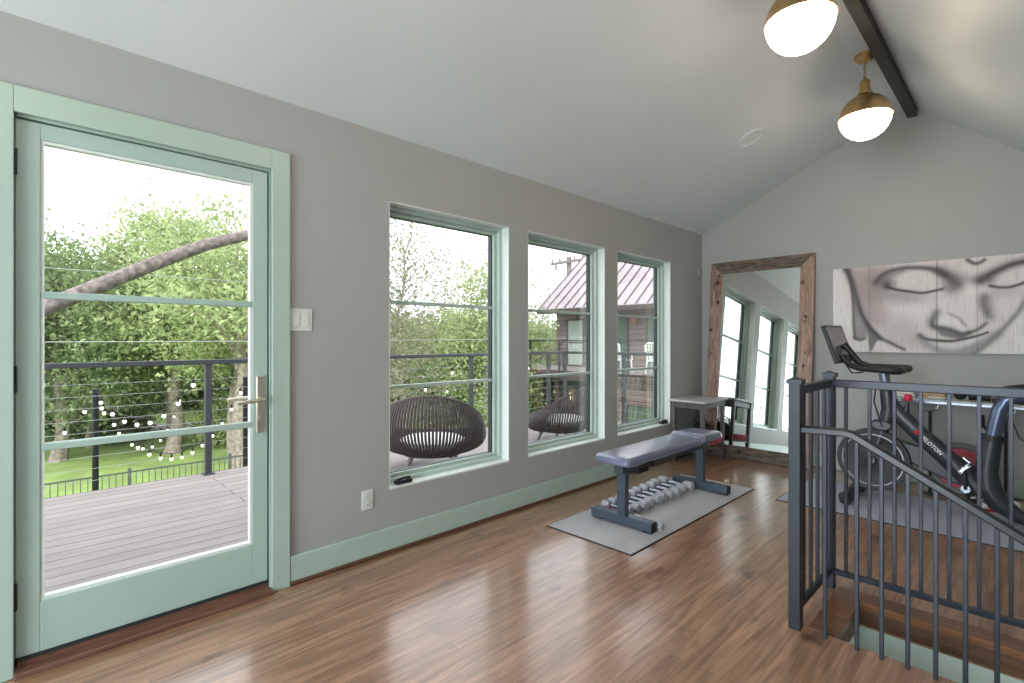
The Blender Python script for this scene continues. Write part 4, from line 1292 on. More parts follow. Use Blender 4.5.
hk.lathe((2.455, LY, 0.545), [(0.022, -0.006), (0.022, 0.0)], 16, 'Y')
hk.lathe((2.455, LY, 0.545), [(0.0, -0.006), (0.022, -0.006)], 16, 'Y')
tag(hk.build('wall_hook', 'black'), 'small black L-shaped hook on the wall below the narrow desk', 'hook')

# balance board leaning under the desk
dr = thing('balance_board', (2.30, 5.56, 0), 'round balance board with red face and grey rim leaning under the desk', 'balance board', local=True)
dr.rotation_euler = (R(-14), 0, R(6))
rr = 0.215
MB().lathe((0, 0, rr), [(0.0, -0.014), (0.155, -0.014), (0.165, -0.010)], 44, 'Y').build('board_face', 'disc_red', dr)
MB().lathe((0, 0, rr), [(0.163, -0.010), (0.178, -0.020), (0.205, -0.017), (rr, 0.0), (0.205, 0.014), (0.0, 0.016)], 44, 'Y').build('rim', 'disc_grey', dr)

# shoes on the floor
def shoe(x, y, rz, up_m, sole_m, label, group, z=0.0):
    t_ = thing('sneaker', (x, y, z), label, 'shoe', group, local=True)
    t_.rotation_euler = (0, 0, rz)
    out = [(-0.135, 0.0, 0.030), (-0.12, 0.0, 0.036), (-0.06, 0.0, 0.036), (0.0, 0.0, 0.036), (0.06, 0.004, 0.044), (0.11, 0.004, 0.038), (0.14, 0.0, 0.02)]
    n = 14
    def loft(secs):
        vs, fs_ = [], []
        for x_, yc, hw, z0_, z1_ in secs:
            for k in range(n):
                a = 2 * PI * k / n
                vs.append((x_, yc + hw * math.cos(a), (z0_ + z1_) / 2 + (z1_ - z0_) / 2 * math.sin(a)))
        for i in range(len(secs) - 1):
            for k in range(n):
                fs_.append((i * n + k, i * n + (k + 1) % n, (i + 1) * n + (k + 1) % n, (i + 1) * n + k))
        fs_ += [tuple(range(n)), tuple((len(secs) - 1) * n + k for k in range(n))[::-1]]
        return MB().add(vs, fs_)
    so = MB()
    L_ = [(p[0], p[1] + p[2]) for p in out] + [(p[0], p[1] - p[2]) for p in out[::-1]]
    so.prism(L_, 0.0, 0.024, 'Z').build('sole', sole_m, t_, bevel=0.004)
    loft([(-0.132, 0, 0.026, 0.02, 0.085), (-0.11, 0, 0.033, 0.018, 0.098), (-0.06, 0, 0.034, 0.018, 0.088), (-0.01, 0, 0.034, 0.018, 0.092), (0.04, 0.002, 0.038, 0.018, 0.072), (0.09, 0.003, 0.037, 0.018, 0.055), (0.125, 0.001, 0.024, 0.018, 0.040), (0.136, 0, 0.010, 0.02, 0.032)]).build('upper', up_m, t_)
    lc = MB()
    for k in range(4):
        xx = 0.0 + 0.022 * k
        zz = 0.094 - 0.008 * k
        lc.tube([(xx, -0.022, zz - 0.010), (xx + 0.004, 0, zz), (xx, 0.022, zz - 0.010)], 0.003, 6)
    lc.build('laces', 'white' if up_m != 'white' else 'disc_grey', t_)
shoe(2.47, 5.33, R(192), 'white', 'red', 'white sneaker with red sole under the desk, nearer the wall', 'white sneakers')
shoe(2.52, 5.20, R(200), 'white', 'red', 'white sneaker with red sole under the desk, on the mat edge', 'white sneakers')
shoe(2.84, 5.40, R(185), 'pink', 'bike_dark', 'pink-red sneaker with black sole under the desk, nearer the bike', 'pink-red sneakers')
shoe(2.86, 5.56, R(176), 'pink', 'bike_dark', 'pink-red sneaker with black sole under the desk, against the baseboard', 'pink-red sneakers')
# ------------------------------------------------------------------ ground, deck
GZ = -3.3
DKZ = -0.05
def lawn_h(x, y):
    return GZ + 0.10 * math.sin(x * .21 + 1) * math.sin(y * .17)
g = MB()
N = 40
xs = [-75 + 130 * i / N for i in range(N + 1)]
ys_ = [-60 + 150 * i / N for i in range(N + 1)]
vs = [(x, y, lawn_h(x, y)) for y in ys_ for x in xs]
fs_ = [(j * (N + 1) + i, j * (N + 1) + i + 1, (j + 1) * (N + 1) + i + 1, (j + 1) * (N + 1) + i) for j in range(N) for i in range(N)]
lawn_o = g.add(vs, fs_).build('lawn', 'lawn', base=False)
tag(lawn_o, kind='structure')
fwd = Vector((-0.716, 0.698, 0)); rgt = Vector((0.698, 0.716, 0))
def gp(dist, side, z=GZ):
    p = Vector((CAMX, 0, 0)) + fwd * dist + rgt * side
    return Vector((p.x, p.y, z))
s_ = MB()
a, b, c, d_ = gp(23.5, -45), gp(26.5, -45), gp(27.5, 14), gp(24.0, 14)
s_.add([p + Vector((0, 0, .14)) for p in (a, b, c, d_)] + [p + Vector((0, 0, -.2)) for p in (a, b, c, d_)],
       [(0, 1, 2, 3), (7, 6, 5, 4), (0, 4, 5, 1), (1, 5, 6, 2), (2, 6, 7, 3), (3, 7, 4, 0)])
tag(s_.build('street', 'street', base=False), kind='structure')

DX = -3.05
dkm = MB().box((DX, -5.0, DKZ - 0.04), (-0.2, 6.95, DKZ))
tag(dkm.build('deck', 'deck', base=False), kind='structure')
dkf = MB().box((DX - 0.03, -5.0, DKZ - 0.32), (DX, 6.98, DKZ - 0.002))
dkf.box((DX, 6.95, DKZ - 0.32), (-0.2, 6.98, DKZ - 0.002))
for x in (DX + 0.1, -1.2):
    for y in (-4.8, -1.5, 1.5, 4.5, 6.8):
        dkf.box((x, y, GZ), (x + .14, y + .14, DKZ - 0.04))
tag(dkf.build('trim_deck_fascia', 'siding_trim', base=False), kind='structure')

# deck railing: steel posts, flat top rail, thin level cables
dr_ = thing('deck_railing', (DX + 0.05, 3.0, DKZ), 'dark steel deck railing with flat top rail and thin level cables', 'railing')
RXp, RY = -3.0, 6.85
ZT = 1.085
MB().box((RXp - 0.035, -5.0, ZT - 0.045), (RXp + 0.035, RY + 0.035, ZT)).build('top_rail', 'deck_rail', dr_, bevel=0.004)
MB().box((RXp + 0.035, RY - 0.035, ZT - 0.045), (-0.2, RY + 0.035, ZT)).build('top_rail', 'deck_rail', dr_, bevel=0.004)
for x, y in ((RXp, -2.04), (RXp, 1.34), (RXp, 4.72), (RXp, 6.42), (RXp, RY), (-1.79, RY)):
    pp_ = MB().box((x - 0.028, y - 0.028, DKZ), (x + 0.028, y + 0.028, ZT - 0.045))
    pp_.box((x - 0.05, y - 0.05, DKZ), (x + 0.05, y + 0.05, DKZ + 0.012))
    pp_.build('post', 'deck_rail', dr_, bevel=0.003)
for k in range(9):
    z = DKZ + 0.105 + k * 0.105
    MB().tube([(RXp, -5.0, z), (RXp, RY, z), (-0.2, RY, z)], 0.0022, 6).build('cable', 'cable', dr_)

# ------------------------------------------------------------------ rope lounge chairs on the deck
def rope_chair(x, y, heading, label):
    t_ = thing('rope_chair', (x, y, DKZ), label, 'chair', 'rope lounge chairs on the deck', local=True)
    t_.rotation_euler = (0, 0, heading)
    def rim(a):
        k = (1 - math.cos(a)) / 2
        return Vector((0.42 * math.cos(a) - 0.10 * k, 0.50 * math.sin(a), 0.33 + 0.47 * k ** 1.4))
    def low(a):
        return Vector((0.27 * math.cos(a) + 0.02, 0.30 * math.sin(a), 0.175))
    def bulge(a):
        k = (1 - math.cos(a)) / 2
        m_ = (rim(a) + low(a)) / 2
        o_ = Vector((math.cos(a), math.sin(a), 0))
        return m_ + o_ * (0.07 + 0.11 * k) + Vector((0, 0, -0.06))
    rp_ = MB()
    nR = 108
    for i in range(nR):
        a = 2 * PI * (i + .5) / nR
        A, B, C_ = low(a), bulge(a), rim(a)
        pts = []
        for k in range(8):
            t = k / 7
            pts.append(A * (1 - t) ** 2 + (B * 2 - (A + C_) / 2) * 2 * t * (1 - t) + C_ * t * t)
        rp_.tube(pts, 0.0125, 6)
    rp_.build('rope_shell', 'rope', t_)
    MB().tube([rim(2 * PI * i / 64) for i in range(64)], 0.014, 10, close=True).build('rim_tube', 'rope', t_)
    MB().tube([low(2 * PI * i / 48) for i in range(48)], 0.016, 10, close=True).build('base_ring', 'rope', t_)
    pn = MB()
    pn.lathe((0.02, 0, 0.168), [(0.0, 0.0), (0.27, 0.0), (0.27, 0.015), (0.0, 0.015)], 40)
    pn.build('seat_panel', 'rope', t_)
    cu_ = MB().lathe((0, 0, 0), [(0.0, 0.0), (0.27, 0.0), (0.305, 0.02), (0.315, 0.05), (0.305, 0.085), (0.26, 0.105), (0.0, 0.112)], 40)
    cu_.v = [Vector((p.x * 1.0 + 0.03, p.y * 1.1, p.z * 1.2 + 0.20)) for p in cu_.v]
    cu_.build('seat_cushion', 'cushion', t_)
    for sx, sy in ((1, 1), (1, -1), (-1, 1), (-1, -1)):
        MB().cyl((0.02 + 0.17 * sx, 0.19 * sy, 0.18), (0.02 + 0.235 * sx, 0.26 * sy, 0.0), 0.026, 12, 0.015).build('leg', 'leg_wood', t_)
    return t_
rope_chair(-1.62, 3.06, R(140), 'grey rope lounge chair seen from behind through the first window')
rope_chair(-1.55, 5.08, R(190), 'grey rope lounge chair with white cushion seen side-on through the middle window')

# ------------------------------------------------------------------ yard fence
fc = thing('picket_fence', (-13.2, 4.0, GZ), 'low dark metal picket fence crossing the lawn beyond the deck', 'fence')
FX = -13.2
FZT = -2.06
Y0, Y1 = -2.6, 10.2
for z in (FZT, FZT - 0.95):
    MB().box((FX - 0.015, Y0, z - 0.02), (FX + 0.015, Y1, z + 0.02)).build('fence_rail', 'fence', fc)
y = Y0
k = 0
while y <= Y1 + 0.01:
    if k % 17 == 0:
        MB().box((FX - 0.035, y - 0.035, GZ - 0.1), (FX + 0.035, y + 0.035, FZT + 0.10)).build('fence_post', 'fence', fc)
    else:
        MB().box((FX - 0.009, y - 0.009, FZT - 1.0), (FX + 0.009, y + 0.009, FZT)).build('picket', 'fence', fc)
    y += 0.135
    k += 1

# ------------------------------------------------------------------ string lights and the poles that carry them
def lpole(x, y, zt, label):
    t_ = thing('light_pole', (x, y, GZ), label, 'pole', 'poles that carry the string lights')
    MB().cyl((x, y, GZ - .1), (x, y, zt), 0.032, 12).build('pole', 'black', t_)
    MB().tube([(x, y, zt - .12), (x + .06, y, zt - .10), (x + .07, y, zt - .05)], 0.008, 6).build('hook', 'black', t_)
lpole(-5.0, 0.64, 0.70, 'thin dark light pole in the yard, seen left through the door glass')
lpole(-5.0, 2.27, 0.77, 'thin dark light pole in the yard, seen by the door handle')
def strand(p, q, sag, n, label, skip=0):
    p = Vector(p); q = Vector(q)
    t_ = thing('string_light', ((p.x + q.x) / 2, (p.y + q.y) / 2, min(p.z, q.z) - sag), label, 'string lights', 'strands of bulbs over the yard')
    f_ = lambda t: p.lerp(q, t) - Vector((0, 0, sag * 4 * t * (1 - t)))
    MB().tube([f_(i / 24) for i in range(25)], 0.005, 5).build('wire', 'rubber', t_)
    for i in range(n):
        c = f_((i + .5) / n)
        so = MB().cyl(c - Vector((0, 0, .005)), c - Vector((0, 0, .055)), 0.012, 8).build('bulb_socket', 'rubber', t_)
        bu = MB()
        r_ = 0.021
        bu.lathe(c - Vector((0, 0, .055 + r_ * .9)), [(r_ * math.sin(a), -r_ * math.cos(a) * 1.15) for a in [PI * j / 8 for j in range(9)]], 10)
        bu.build('bulb', 'bulb', so)
strand((-3.0, 1.28, 1.02), (-5.0, 0.64, 0.70), 0.42, 8, 'strand of bulbs from the deck rail post down to the left pole')
strand((-5.0, 0.64, 0.66), (-5.0, 2.27, 0.74), 0.88, 14, 'strand of bulbs sagging between the two yard poles')
strand((-5.0, 0.64, 0.66), (-9.5, -0.6, -0.3), 0.5, 8, 'strand of bulbs running from the left pole out across the lawn')
strand((-5.0, 0.64, 0.66), (-10.5, 2.6, 0.2), 0.9, 9, 'strand of bulbs running from the left pole towards the big trunks')
strand((-3.05, 4.66, 1.02), (-5.0, 2.27, 0.74), 0.55, 8, 'strand of bulbs from the second deck post back to the pole by the handle')
strand((-3.05, 6.38, 1.02), (-8.0, 6.0, 0.6), 0.5, 7, 'strand of bulbs leaving the far deck post, seen through the middle window')

# overhead wires
for (x, z, label) in ((-6.5, 1.25, 'thin pale overhead wire just above the deck rail'), (-7.5, 2.35, 'thin pale overhead wire high across the door glass')):
    pts = [(x, -12 + 2.2 * i, z + 0.0025 * (i - 5) ** 2) for i in range(12)]
    tag(MB().tube(pts, 0.008, 5).build('overhead_wire', 'cable'), label, 'wire', 'overhead wires')

# ------------------------------------------------------------------ house across the yard
hs = thing('house', (-5.0, 18.0, GZ), 'brown sided house with grey metal roof and upper deck across the yard', 'house')
HY = 16.7
XA, XB = -11.66, 1.5
wl = MB()
wl.box((XA, HY, GZ), (XB, HY + 8.5, 2.62))
wl.prism([(HY, 2.60), (HY + 8.5, 2.60), (HY + 4.25, 2.60 + 4.25 * .83)], XA, XB, 'X')
wl.build('wall', 'siding', hs, smooth=False)
ry0, rz0 = HY - 0.65, 2.50
ryr = HY + 4.25
pit = 0.83
rf = MB()
for sgn in (1, -1):
    ya, yb = ry0, ryr
    if sgn < 0:
        ya = 2 * ryr - ry0
    zr = rz0 + pit * abs(yb - ya)
    rf.add([(XA - .45, ya, rz0), (XB + .45, ya, rz0), (XB + .45, yb, zr), (XA - .45, yb, zr), (XA - .45, ya, rz0 + .10), (XB + .45, ya, rz0 + .10), (XB + .45, yb, zr + .10), (XA - .45, yb, zr + .10)],
           [(0, 3, 2, 1), (4, 5, 6, 7), (0, 1, 5, 4), (1, 2, 6, 5), (2, 3, 7, 6), (3, 0, 4, 7)])
roof = rf.build('roof', 'roof', hs, smooth=False)
x = XA - .45
L_ = ryr - ry0
ang = math.atan(pit)
while x <= XB + .46:
    c = Vector((x, (ry0 + ryr) / 2, rz0 + .10 + pit * L_ / 2))
    MB().obox(c + Vector((0, -math.sin(ang) * .02, math.cos(ang) * .02)), (0.035, L_ / math.cos(ang), 0.05), Matrix.Rotation(ang, 3, 'X')).build('roof_seam', 'seam', roof)
    x += 0.48
MB().box((XA - .47, ry0 - .10, rz0 - .12), (XB + .47, ry0 + .02, rz0 + .06)).build('gutter', 'siding_trim', hs)
MB().box((XA - .40, ry0 + .02, rz0 - .06), (XB + .40, HY, rz0 - .02)).build('soffit', 'siding_trim', hs)
def opening(xa, xb, za, zb, yy, nm, gm='house_glass', bars=1, fm='siding_trim'):
    f_ = MB()
    wv = .07
    f_.box((xa, yy - .05, za), (xa + wv, yy, zb)); f_.box((xb - wv, yy - .05, za), (xb, yy, zb))
    f_.box((xa + wv, yy - .05, zb - wv), (xb - wv, yy, zb)); f_.box((xa + wv, yy - .05, za), (xb - wv, yy, za + wv))
    for k in range(1, bars + 1):
        zz = za + (zb - za) * k / (bars + 1)
        f_.box((xa + wv, yy - .045, zz - .02), (xb - wv, yy - .005, zz + .02))
    fo_ = f_.build(nm, fm, hs)
    MB().box((xa + wv, yy - .03, za + wv), (xb - wv, yy - .01, zb - wv)).build('pane', gm, fo_)
HD = 0.18
opening(-11.05, -10.15, HD, 2.16, HY, 'patio_door', 'house_white', 1)
opening(-9.75, -9.05, HD, 2.16, HY, 'patio_door', 'house_glass', 1)
opening(-8.85, -8.02, HD, 2.16, HY, 'patio_door', 'house_glass', 1)
opening(-7.25, -6.3, HD, 2.16, HY, 'patio_door', 'house_glass', 1)
opening(-5.2, -3.8, 0.9, 2.1, HY, 'upper_window', 'house_glass', 1)
sc2 = MB().lathe((-7.68, HY - .14, 1.95), [(0.0, 0.30), (0.05, 0.29), (0.16, 0.10), (0.17, 0.06), (0.10, 0.0), (0.05, -0.12), (0.0, -0.14)], 16)
sc2.box((-7.73, HY - .14, 2.02), (-7.63, HY, 2.12))
sc2.build('wall_sconce', 'copper', hs)
# upper deck
UY = 14.0
ud = MB().box((-14.5, UY, HD - .06), (XB, HY, HD)).build('upper_deck', 'deck', hs)
MB().box((-14.5, UY - .04, HD - .30), (XB, UY, HD - .001)).build('deck_fascia', 'siding_trim', ud)
ur = MB().box((-14.5, UY + .02, 1.23), (XB, UY + .09, 1.275)).build('deck_top_rail', 'deck_rail', hs)
x = -12.75
while x < XB:
    MB().box((x - .03, UY + .025, HD), (x + .03, UY + .085, 1.23)).build('deck_post', 'deck_rail', hs)
    x += 1.45 if x > -12 else 2.05
for k in range(9):
    MB().tube([(-14.5, UY + .055, HD + .1 + .108 * k), (XB, UY + .055, HD + .1 + .108 * k)], 0.006, 5).build('deck_cable', 'cable', hs)
# lower storey
lo2 = MB().box((-8.15, UY + .15, GZ), (XB, HY, HD - .06)).build('lower_wall', 'siding', hs)
opening(-6.45, -5.25, -1.75, -0.78, UY + .15, 'lower_window', 'house_glass', 0)
opening(-4.2, -3.0, -1.75, -0.78, UY + .15, 'lower_window', 'house_glass', 0)
MB().box((-12.2, HY - .25, GZ), (-8.15, HY - .02, HD - .06)).build('carport_wall', 'house_dark', hs)
for x in (-12.0, -9.5):
    MB().box((x - .12, UY + .2, GZ), (x + .12, UY + .44, HD - .06)).build('carport_post', 'siding_trim', hs)
lw2 = MB().box((-10.75, HY - .32, -1.35), (-10.35, HY - .25, -0.7)).build('lamp_backplate', 'leg_wood', hs)
MB().lathe((-10.55, HY - .38, -1.05), [(0.0, -.13), (0.07, -.11), (0.08, 0.08), (0.04, .13), (0.0, .14)], 14).build('lamp_glass', 'glow', lw2)

def patio_chair(x, y, rz, label):
    t_ = thing('patio_chair', (x, y, HD), label, 'chair', 'white patio chairs on the far deck', local=True)
    t_.rotation_euler = (0, 0, rz)
    MB().box((-.25, -.25, .40), (.25, .25, .44)).build('seat', 'white', t_, bevel=.02)
    bk_ = MB()
    for k in range(6):
        yy = -.21 + .084 * k
        bk_.obox((-.27 - 0.0, yy, .70), (.02, .05, .56), Matrix.Rotation(R(-10), 3, 'Y'))
    bk_.tube([(-.31, -.25, .72), (-.33, -.24, .92), (-.345, -.14, 1.0), (-.345, .14, 1.0), (-.33, .24, .92), (-.31, .25, .72)], .025, 8)
    bk_.build('slat_back', 'white', t_)
    for sx in (-1, 1):
        for sy in (-1, 1):
            MB().cyl((.22 * sx, .22 * sy, .41), (.25 * sx, .25 * sy, 0), .024, 8).build('leg', 'white', t_)
    for sy in (-1, 1):
        MB().tube([(-.29, .25 * sy, .64), (0, .27 * sy, .65), (.22, .26 * sy, .63), (.24, .25 * sy, .42)], .02, 8).build('arm', 'white', t_)
patio_chair(-7.05, 14.75, R(75), 'white patio chair on the far deck, left of the two')
patio_chair(-5.75, 14.75, R(100), 'white patio chair on the far deck, right of the two')

# utility pole
up_ = thing('utility_pole', (-22.0, 30.2, GZ), 'weathered wooden utility pole with a crossarm rising behind the metal roof', 'utility pole')
MB().cyl((-22.0, 30.2, GZ), (-22.0, 30.2, 7.65), 0.26, 12, 0.20).build('pole_shaft', 'pole', up_)
dx = Vector((1, -.05, 0)).normalized()
ca2 = MB().obox(Vector((-22.0, 29.95, 7.25)), (3.4, .14, .2), Matrix.Rotation(R(-3), 3, 'Z')).build('crossarm', 'pole', up_)
for q in (-1.55, -.75, .75, 1.55):
    MB().lathe((-22.0 + q, 29.95 - q * .05, 7.35), [(0.0, .30), (.07, .28), (.10, .20), (.06, .16), (.10, .08), (.05, 0.0)], 10).build('insulator', 'leg_wood', ca2)
MB().lathe((-23.0, 29.8, 6.7), [(0.0, .55), (.10, .5), (.12, 0.0), (0.0, -.02)], 10).build('cutout', 'leg_wood', up_)

# ------------------------------------------------------------------ trees
def leaf_cloud(centres, per, spread, size, rng, flat=0.8):
    c = np.repeat(np.array(centres), per, 0)
    n = len(c)
    p = c + rng.normal(0, 1, (n, 3)) * np.array([spread, spread, spread * flat])
    a = rng.normal(0, 1, (n, 3)); a /= np.linalg.norm(a, axis=1)[:, None]
    b = rng.normal(0, 1, (n, 3)); b -= a * (a * b).sum(1)[:, None]; b /= np.linalg.norm(b, axis=1)[:, None]
    s = size * rng.uniform(0.6, 1.3, (n, 1))
    q = np.stack([p - a * s, p + b * s * .5, p + a * s, p - b * s * .5], 1)
    return q.reshape(-1, 3)
def tree(name, loc, h, rad, crown0, ncl, per, spread, leaf, lm, bm_, label, seed, trunk_r=0.22, lean=(0, 0), group='trees beyond the deck', cat='tree'):
    rng = np.random.default_rng(seed)
    t_ = thing(name, loc, label, cat, group, local=True)
    tm = MB()
    top = Vector((lean[0] * h, lean[1] * h, h * 0.86))
    pts = []
    for k in range(8):
        f_ = k / 7
        pts.append(Vector((top.x * f_ + .12 * math.sin(k * 1.7 + seed), top.y * f_ + .12 * math.cos(k * 1.3 + seed), top.z * f_ - (0.1 if k == 0 else 0))))
    tm.tube(pts, [trunk_r * (1.25 if k == 0 else 1 - .85 * k / 7) for k in range(8)], 8)
    cen = []
    cz = (crown0 + h) / 2; hz = (h - crown0) / 2
    for i in range(ncl):
        while True:
            u = rng.uniform(-1, 1, 3)
            r_ = np.linalg.norm(u)
            if 0.25 < r_ < 1: break
        f_ = min(0.9, max(0.0, (cz + u[2] * hz) / h / .86))
        c = np.array([u[0] * rad + top.x * f_, u[1] * rad + top.y * f_, cz + u[2] * hz])
        cen.append(c)
        st_ = max(crown0 * .6, c[2] - 0.45 * math.hypot(c[0] - top.x * f_, c[1] - top.y * f_) - 0.2)
        kf = min(6.99, st_ / (h * .86) * 7); k0 = int(kf)
        a = pts[k0].lerp(pts[min(7, k0 + 1)], kf - k0)
        b = Vector(c)
        m_ = a.lerp(b, .5) + Vector((rng.normal(0, .12), rng.normal(0, .12), rng.normal(0.05, .1)))
        tm.tube([a, m_, b], [trunk_r * .16, trunk_r * .09, 0.008], 5)
    tm.build('trunk', bm_, t_)
    q = leaf_cloud(cen, per, spread, leaf, rng)
    me = bpy.data.meshes.new('foliage')
    me.vertices.add(len(q)); me.vertices.foreach_set('co', q.astype(np.float32).ravel())
    nf = len(q) // 4
    me.loops.add(nf * 4); me.loops.foreach_set('vertex_index', np.arange(nf * 4, dtype=np.int32))
    me.polygons.add(nf); me.polygons.foreach_set('loop_start', np.arange(0, nf * 4, 4, dtype=np.int32))
    me.update(calc_edges=True)
    me.materials.append(M[lm])
    ob = bpy.data.objects.new('foliage', me)
    COL.objects.link(ob); ob.parent = t_
    return t_
def at(u, dist):
    """ground point seen at a bearing, a distance ahead of the camera"""
    return gp(dist, (u - 512) / 505 * dist, GZ)
TREES = [
    # u, dist, height, radius, crown base, clusters, leaves, spread, leaf size, leaf, name, label
    (58, 19, 8.4, 3.4, 1.6, 90, 289, .55, 0.091, 'leaf_a', 'broadleaf_tree', 'full mid-green tree at the left edge of the door glass'),
    (112, 24, 8.6, 3.4, 1.5, 80, 289, .6, 0.099, 'leaf_d', 'broadleaf_tree', 'deeper green rounded tree left of centre in the door glass'),
    (172, 22, 10.2, 3.3, 2.2, 95, 255, .55, 0.099, 'leaf_b', 'broadleaf_tree', 'tall light-green tree in the middle of the door glass'),
    (236, 19, 9.6, 2.8, 2.6, 70, 238, .5, 0.084, 'leaf_b', 'broadleaf_tree', 'tall pale yellow-green tree at the right of the door glass'),
    (300, 26, 9.5, 3.6, 1.5, 70, 272, .6, 0.106, 'leaf_a', 'broadleaf_tree', 'mid-green tree hidden mostly by the wall between door and first window'),
    (400, 13, 8.0, 1.7, 2.2, 190, 60, .36, .042, 'leaf_c', 'budding_tree', 'thinly leaved grey-branched tree at the left of the first window'),
    (418, 27, 5.2, 2.8, .6, 70, 255, .55, 0.106, 'leaf_c', 'broadleaf_tree', 'low grey-green tree behind the thin branches in the first window'),
    (455, 22, 5.6, 2.0, .8, 60, 255, .5, 0.091, 'leaf_a', 'broadleaf_tree', 'mid-green bushy tree behind the deck rail in the first window'),
    (486, 20, 7.8, 1.7, 1.0, 62, 221, .5, 0.084, 'leaf_b', 'broadleaf_tree', 'light-green tree at the right edge of the first window'),
    (526, 27, 5.6, 2.2, .5, 60, 289, .55, 0.106, 'leaf_b', 'broadleaf_tree', 'bright green tree left of the house in the middle window'),
    (545, 31, 5.0, 2.2, .5, 60, 289, .6, 0.114, 'leaf_a', 'broadleaf_tree', 'mid-green tree half hidden behind the house corner'),
    (-20, 21, 9.5, 3.4, 1.5, 70, 272, .6, 0.099, 'leaf_a', 'broadleaf_tree', 'mid-green tree standing left of the door glass'),
    (560, 36, 9.0, 1.8, 3.0, 30, 68, .6, 0.091, 'leaf_c', 'broadleaf_tree', 'sparse grey-green tree behind the roof beside the utility pole'),
    (20, 34, 9.2, 5.0, .4, 90, 170, .8, .2, 'leaf_a', 'broadleaf_tree', 'far mid-green tree beyond the street at the left of the door glass'),
    (80, 35, 7.8, 5.0, .4, 90, 170, .8, .2, 'leaf_d', 'broadleaf_tree', 'far deep-green tree beyond the street behind the left light pole'),
    (145, 34, 8.2, 4.6, .4, 90, 170, .8, .2, 'leaf_a', 'broadleaf_tree', 'far mid-green tree beyond the street behind the bulb strands'),
    (210, 36, 9.2, 4.8, .4, 90, 170, .8, .2, 'leaf_b', 'broadleaf_tree', 'far light-green tree beyond the street behind the deck post'),
    (275, 34, 8.2, 4.6, .4, 80, 170, .8, .2, 'leaf_d', 'broadleaf_tree', 'far deep-green tree beyond the street hidden right of the door'),
    (345, 36, 7.4, 4.8, .4, 80, 170, .8, .2, 'leaf_a', 'broadleaf_tree', 'far mid-green tree beyond the street hidden left of the first window'),
    (415, 38, 5.8, 4.4, .4, 80, 170, .8, .2, 'leaf_c', 'broadleaf_tree', 'far grey-green tree beyond the street in the first window'),
    (480, 38, 6.3, 4.2, .4, 80, 170, .8, .2, 'leaf_a', 'broadleaf_tree', 'far mid-green tree beyond the street right of the second deck post'),
]
BUSH = [
    (60, 22.6, 1.5, 1.1, 'leaf_a', 'round mid-green bush on the far lawn at the left of the door glass'),
    (122, 22.8, 1.4, 1.2, 'leaf_d', 'dark bush on the far lawn behind the hanging bulbs'),
    (230, 22.0, 2.0, 1.2, 'leaf_b', 'light-green bush on the far lawn right of the deck post'),
    (447, 21.5, 1.8, 1.4, 'leaf_c', 'grey-green bush on the far lawn behind the rope chair'),
]
for i, (u, ds, h, r_, c0, ncl, per, spd, lf, lm, nm, lb) in enumerate(TREES):
    tree(nm, at(u, ds), h, r_, c0, ncl, per, spd, lf, lm, 'bark', lb, 11 + i, 0.10 if nm == 'budding_tree' else 0.09 + 0.018 * h, ((-1) ** i * .03, .02), 'trees beyond the deck')
for i, (u, ds, h, r_, lm, lb) in enumerate(BUSH):
    tree('bush', at(u, ds), h, r_, 0.1, 34, 150, .3, .08, lm, 'bark', lb, 71 + i, 0.05, (0, 0), 'bushes on the far lawn', 'bush')
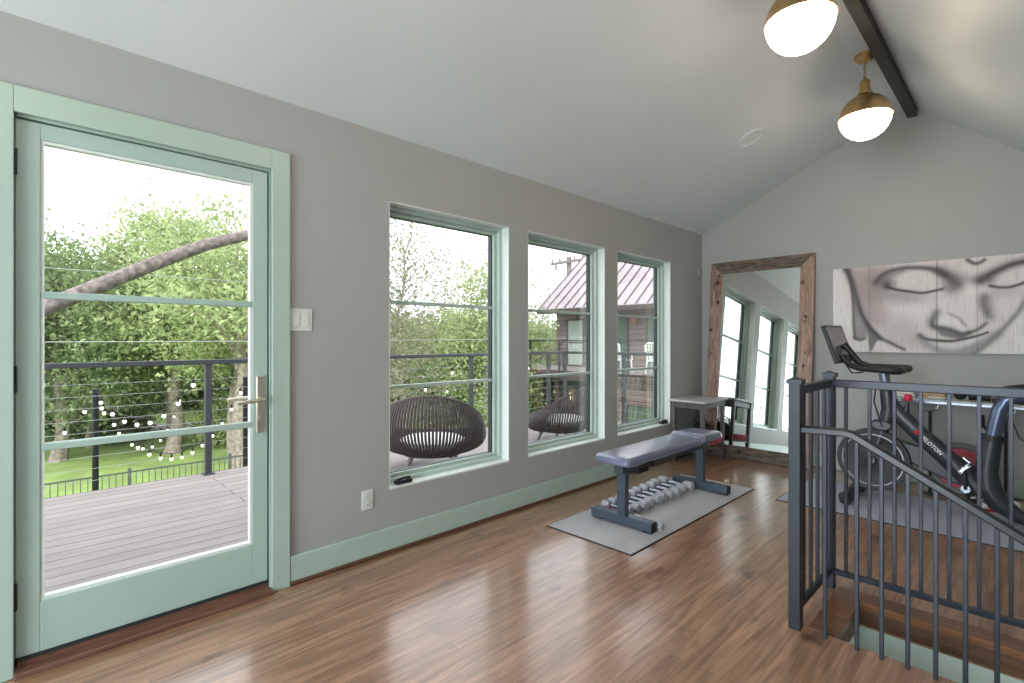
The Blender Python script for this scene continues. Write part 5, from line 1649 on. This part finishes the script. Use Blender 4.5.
# big old trunks seen over the lawn
def big_trunk(u, ds, r_, h, label, seed):
    p = at(u, ds)
    t_ = thing('tree_trunk', p, label, 'tree', 'big trunks on the lawn', local=True)
    m_ = MB()
    pts = [Vector((.1 * math.sin(k + seed), .1 * math.cos(k * 1.4 + seed), h * k / 7 - .1)) for k in range(8)]
    m_.tube(pts, [r_ * (1.35 if k == 0 else 1 - .35 * k / 7) for k in range(8)], 12)
    m_.build('trunk', 'bark', t_)
    rng = random.Random(seed)
    cen = []
    for k in range(7):
        a = 2 * PI * k / 7 + rng.random()
        e = Vector((math.cos(a) * 2.4, math.sin(a) * 2.4, h + rng.uniform(0.6, 2.4)))
        MB().tube([pts[-1] - Vector((0, 0, .2 + .25 * (k % 4))), pts[-1].lerp(e, .5) + Vector((0, 0, .3)), e], [r_ * .42, r_ * .26, r_ * .08], 8).build('limb', 'bark', t_)
        cen += [list(e), list(pts[-1].lerp(e, .7) + Vector((0, 0, .5))), list(e + Vector((rng.uniform(-.7, .7), rng.uniform(-.7, .7), .5)))]
    q = leaf_cloud(cen, 120, .55, .11, np.random.default_rng(seed))
    mb = MB()
    mb.v = [Vector(x) for x in q]
    mb.f = [(4 * i, 4 * i + 1, 4 * i + 2, 4 * i + 3) for i in range(len(q) // 4)]
    me = bpy.data.meshes.new('foliage'); me.from_pydata([tuple(x) for x in q], [], mb.f); me.materials.append(M['leaf_b'])
    ob = bpy.data.objects.new('foliage', me); COL.objects.link(ob); ob.parent = t_
big_trunk(176, 20.5, .27, 3.9, 'thick grey trunk standing on the lawn behind the hanging bulbs', 3)
big_trunk(241, 17.5, .24, 4.6, 'grey forked trunk seen behind the door handle', 5)
big_trunk(92, 21.5, .14, 3.6, 'grey trunk standing behind the left light pole', 8)

# the old tree whose limb crosses the door glass
ot = thing('leaning_tree', (-5.6, -3.2, GZ), 'old tree left of the view, its dark lichened limb crossing the door glass', 'tree', local=True)
m_ = MB()
m_.tube([Vector(p) for p in ((0, 0, -.1), (.05, .1, 1.2), (.1, .3, 2.6), (.12, .7, 3.8))], [.38, .28, .25, .20], 12)
m_.build('trunk', 'bark_dark', ot)
limb = []
ends = [(0.12, 0.6, 3.7), (.35, 2.0, 4.25), (.55, 3.05, 4.72), (.6, 3.5, 5.0), (.58, 4.0, 5.30), (.6, 4.55, 5.62), (.62, 5.0, 5.86), (.62, 5.5, 6.06), (.6, 6.2, 6.32), (.55, 6.6, 6.5)]
m_ = MB().tube([Vector(p) for p in ends], [.15, .115, .095, .090, .088, .084, .078, .074, .05, .02], 12)
m_.build('limb', 'bark_dark', ot)
m_ = MB().tube([Vector(p) for p in ((.1, .5, 3.6), (-.3, -.6, 5.0), (-.5, -1.4, 7.0), (-.6, -2.0, 9.0))], [.18, .13, .09, .04], 10)
m_.build('limb', 'bark_dark', ot)
q = leaf_cloud([[-.6, -2, 9], [-.2, -1.6, 8.4], [-1.0, -2.4, 8.6], [-.5, -1.2, 7.4], [-.8, -2.8, 9.4]], 160, .5, .09, np.random.default_rng(2))
me = bpy.data.meshes.new('foliage'); me.from_pydata([tuple(x) for x in q], [], [(4 * i, 4 * i + 1, 4 * i + 2, 4 * i + 3) for i in range(len(q) // 4)]); me.materials.append(M['leaf_a'])
ob = bpy.data.objects.new('foliage', me); COL.objects.link(ob); ob.parent = ot
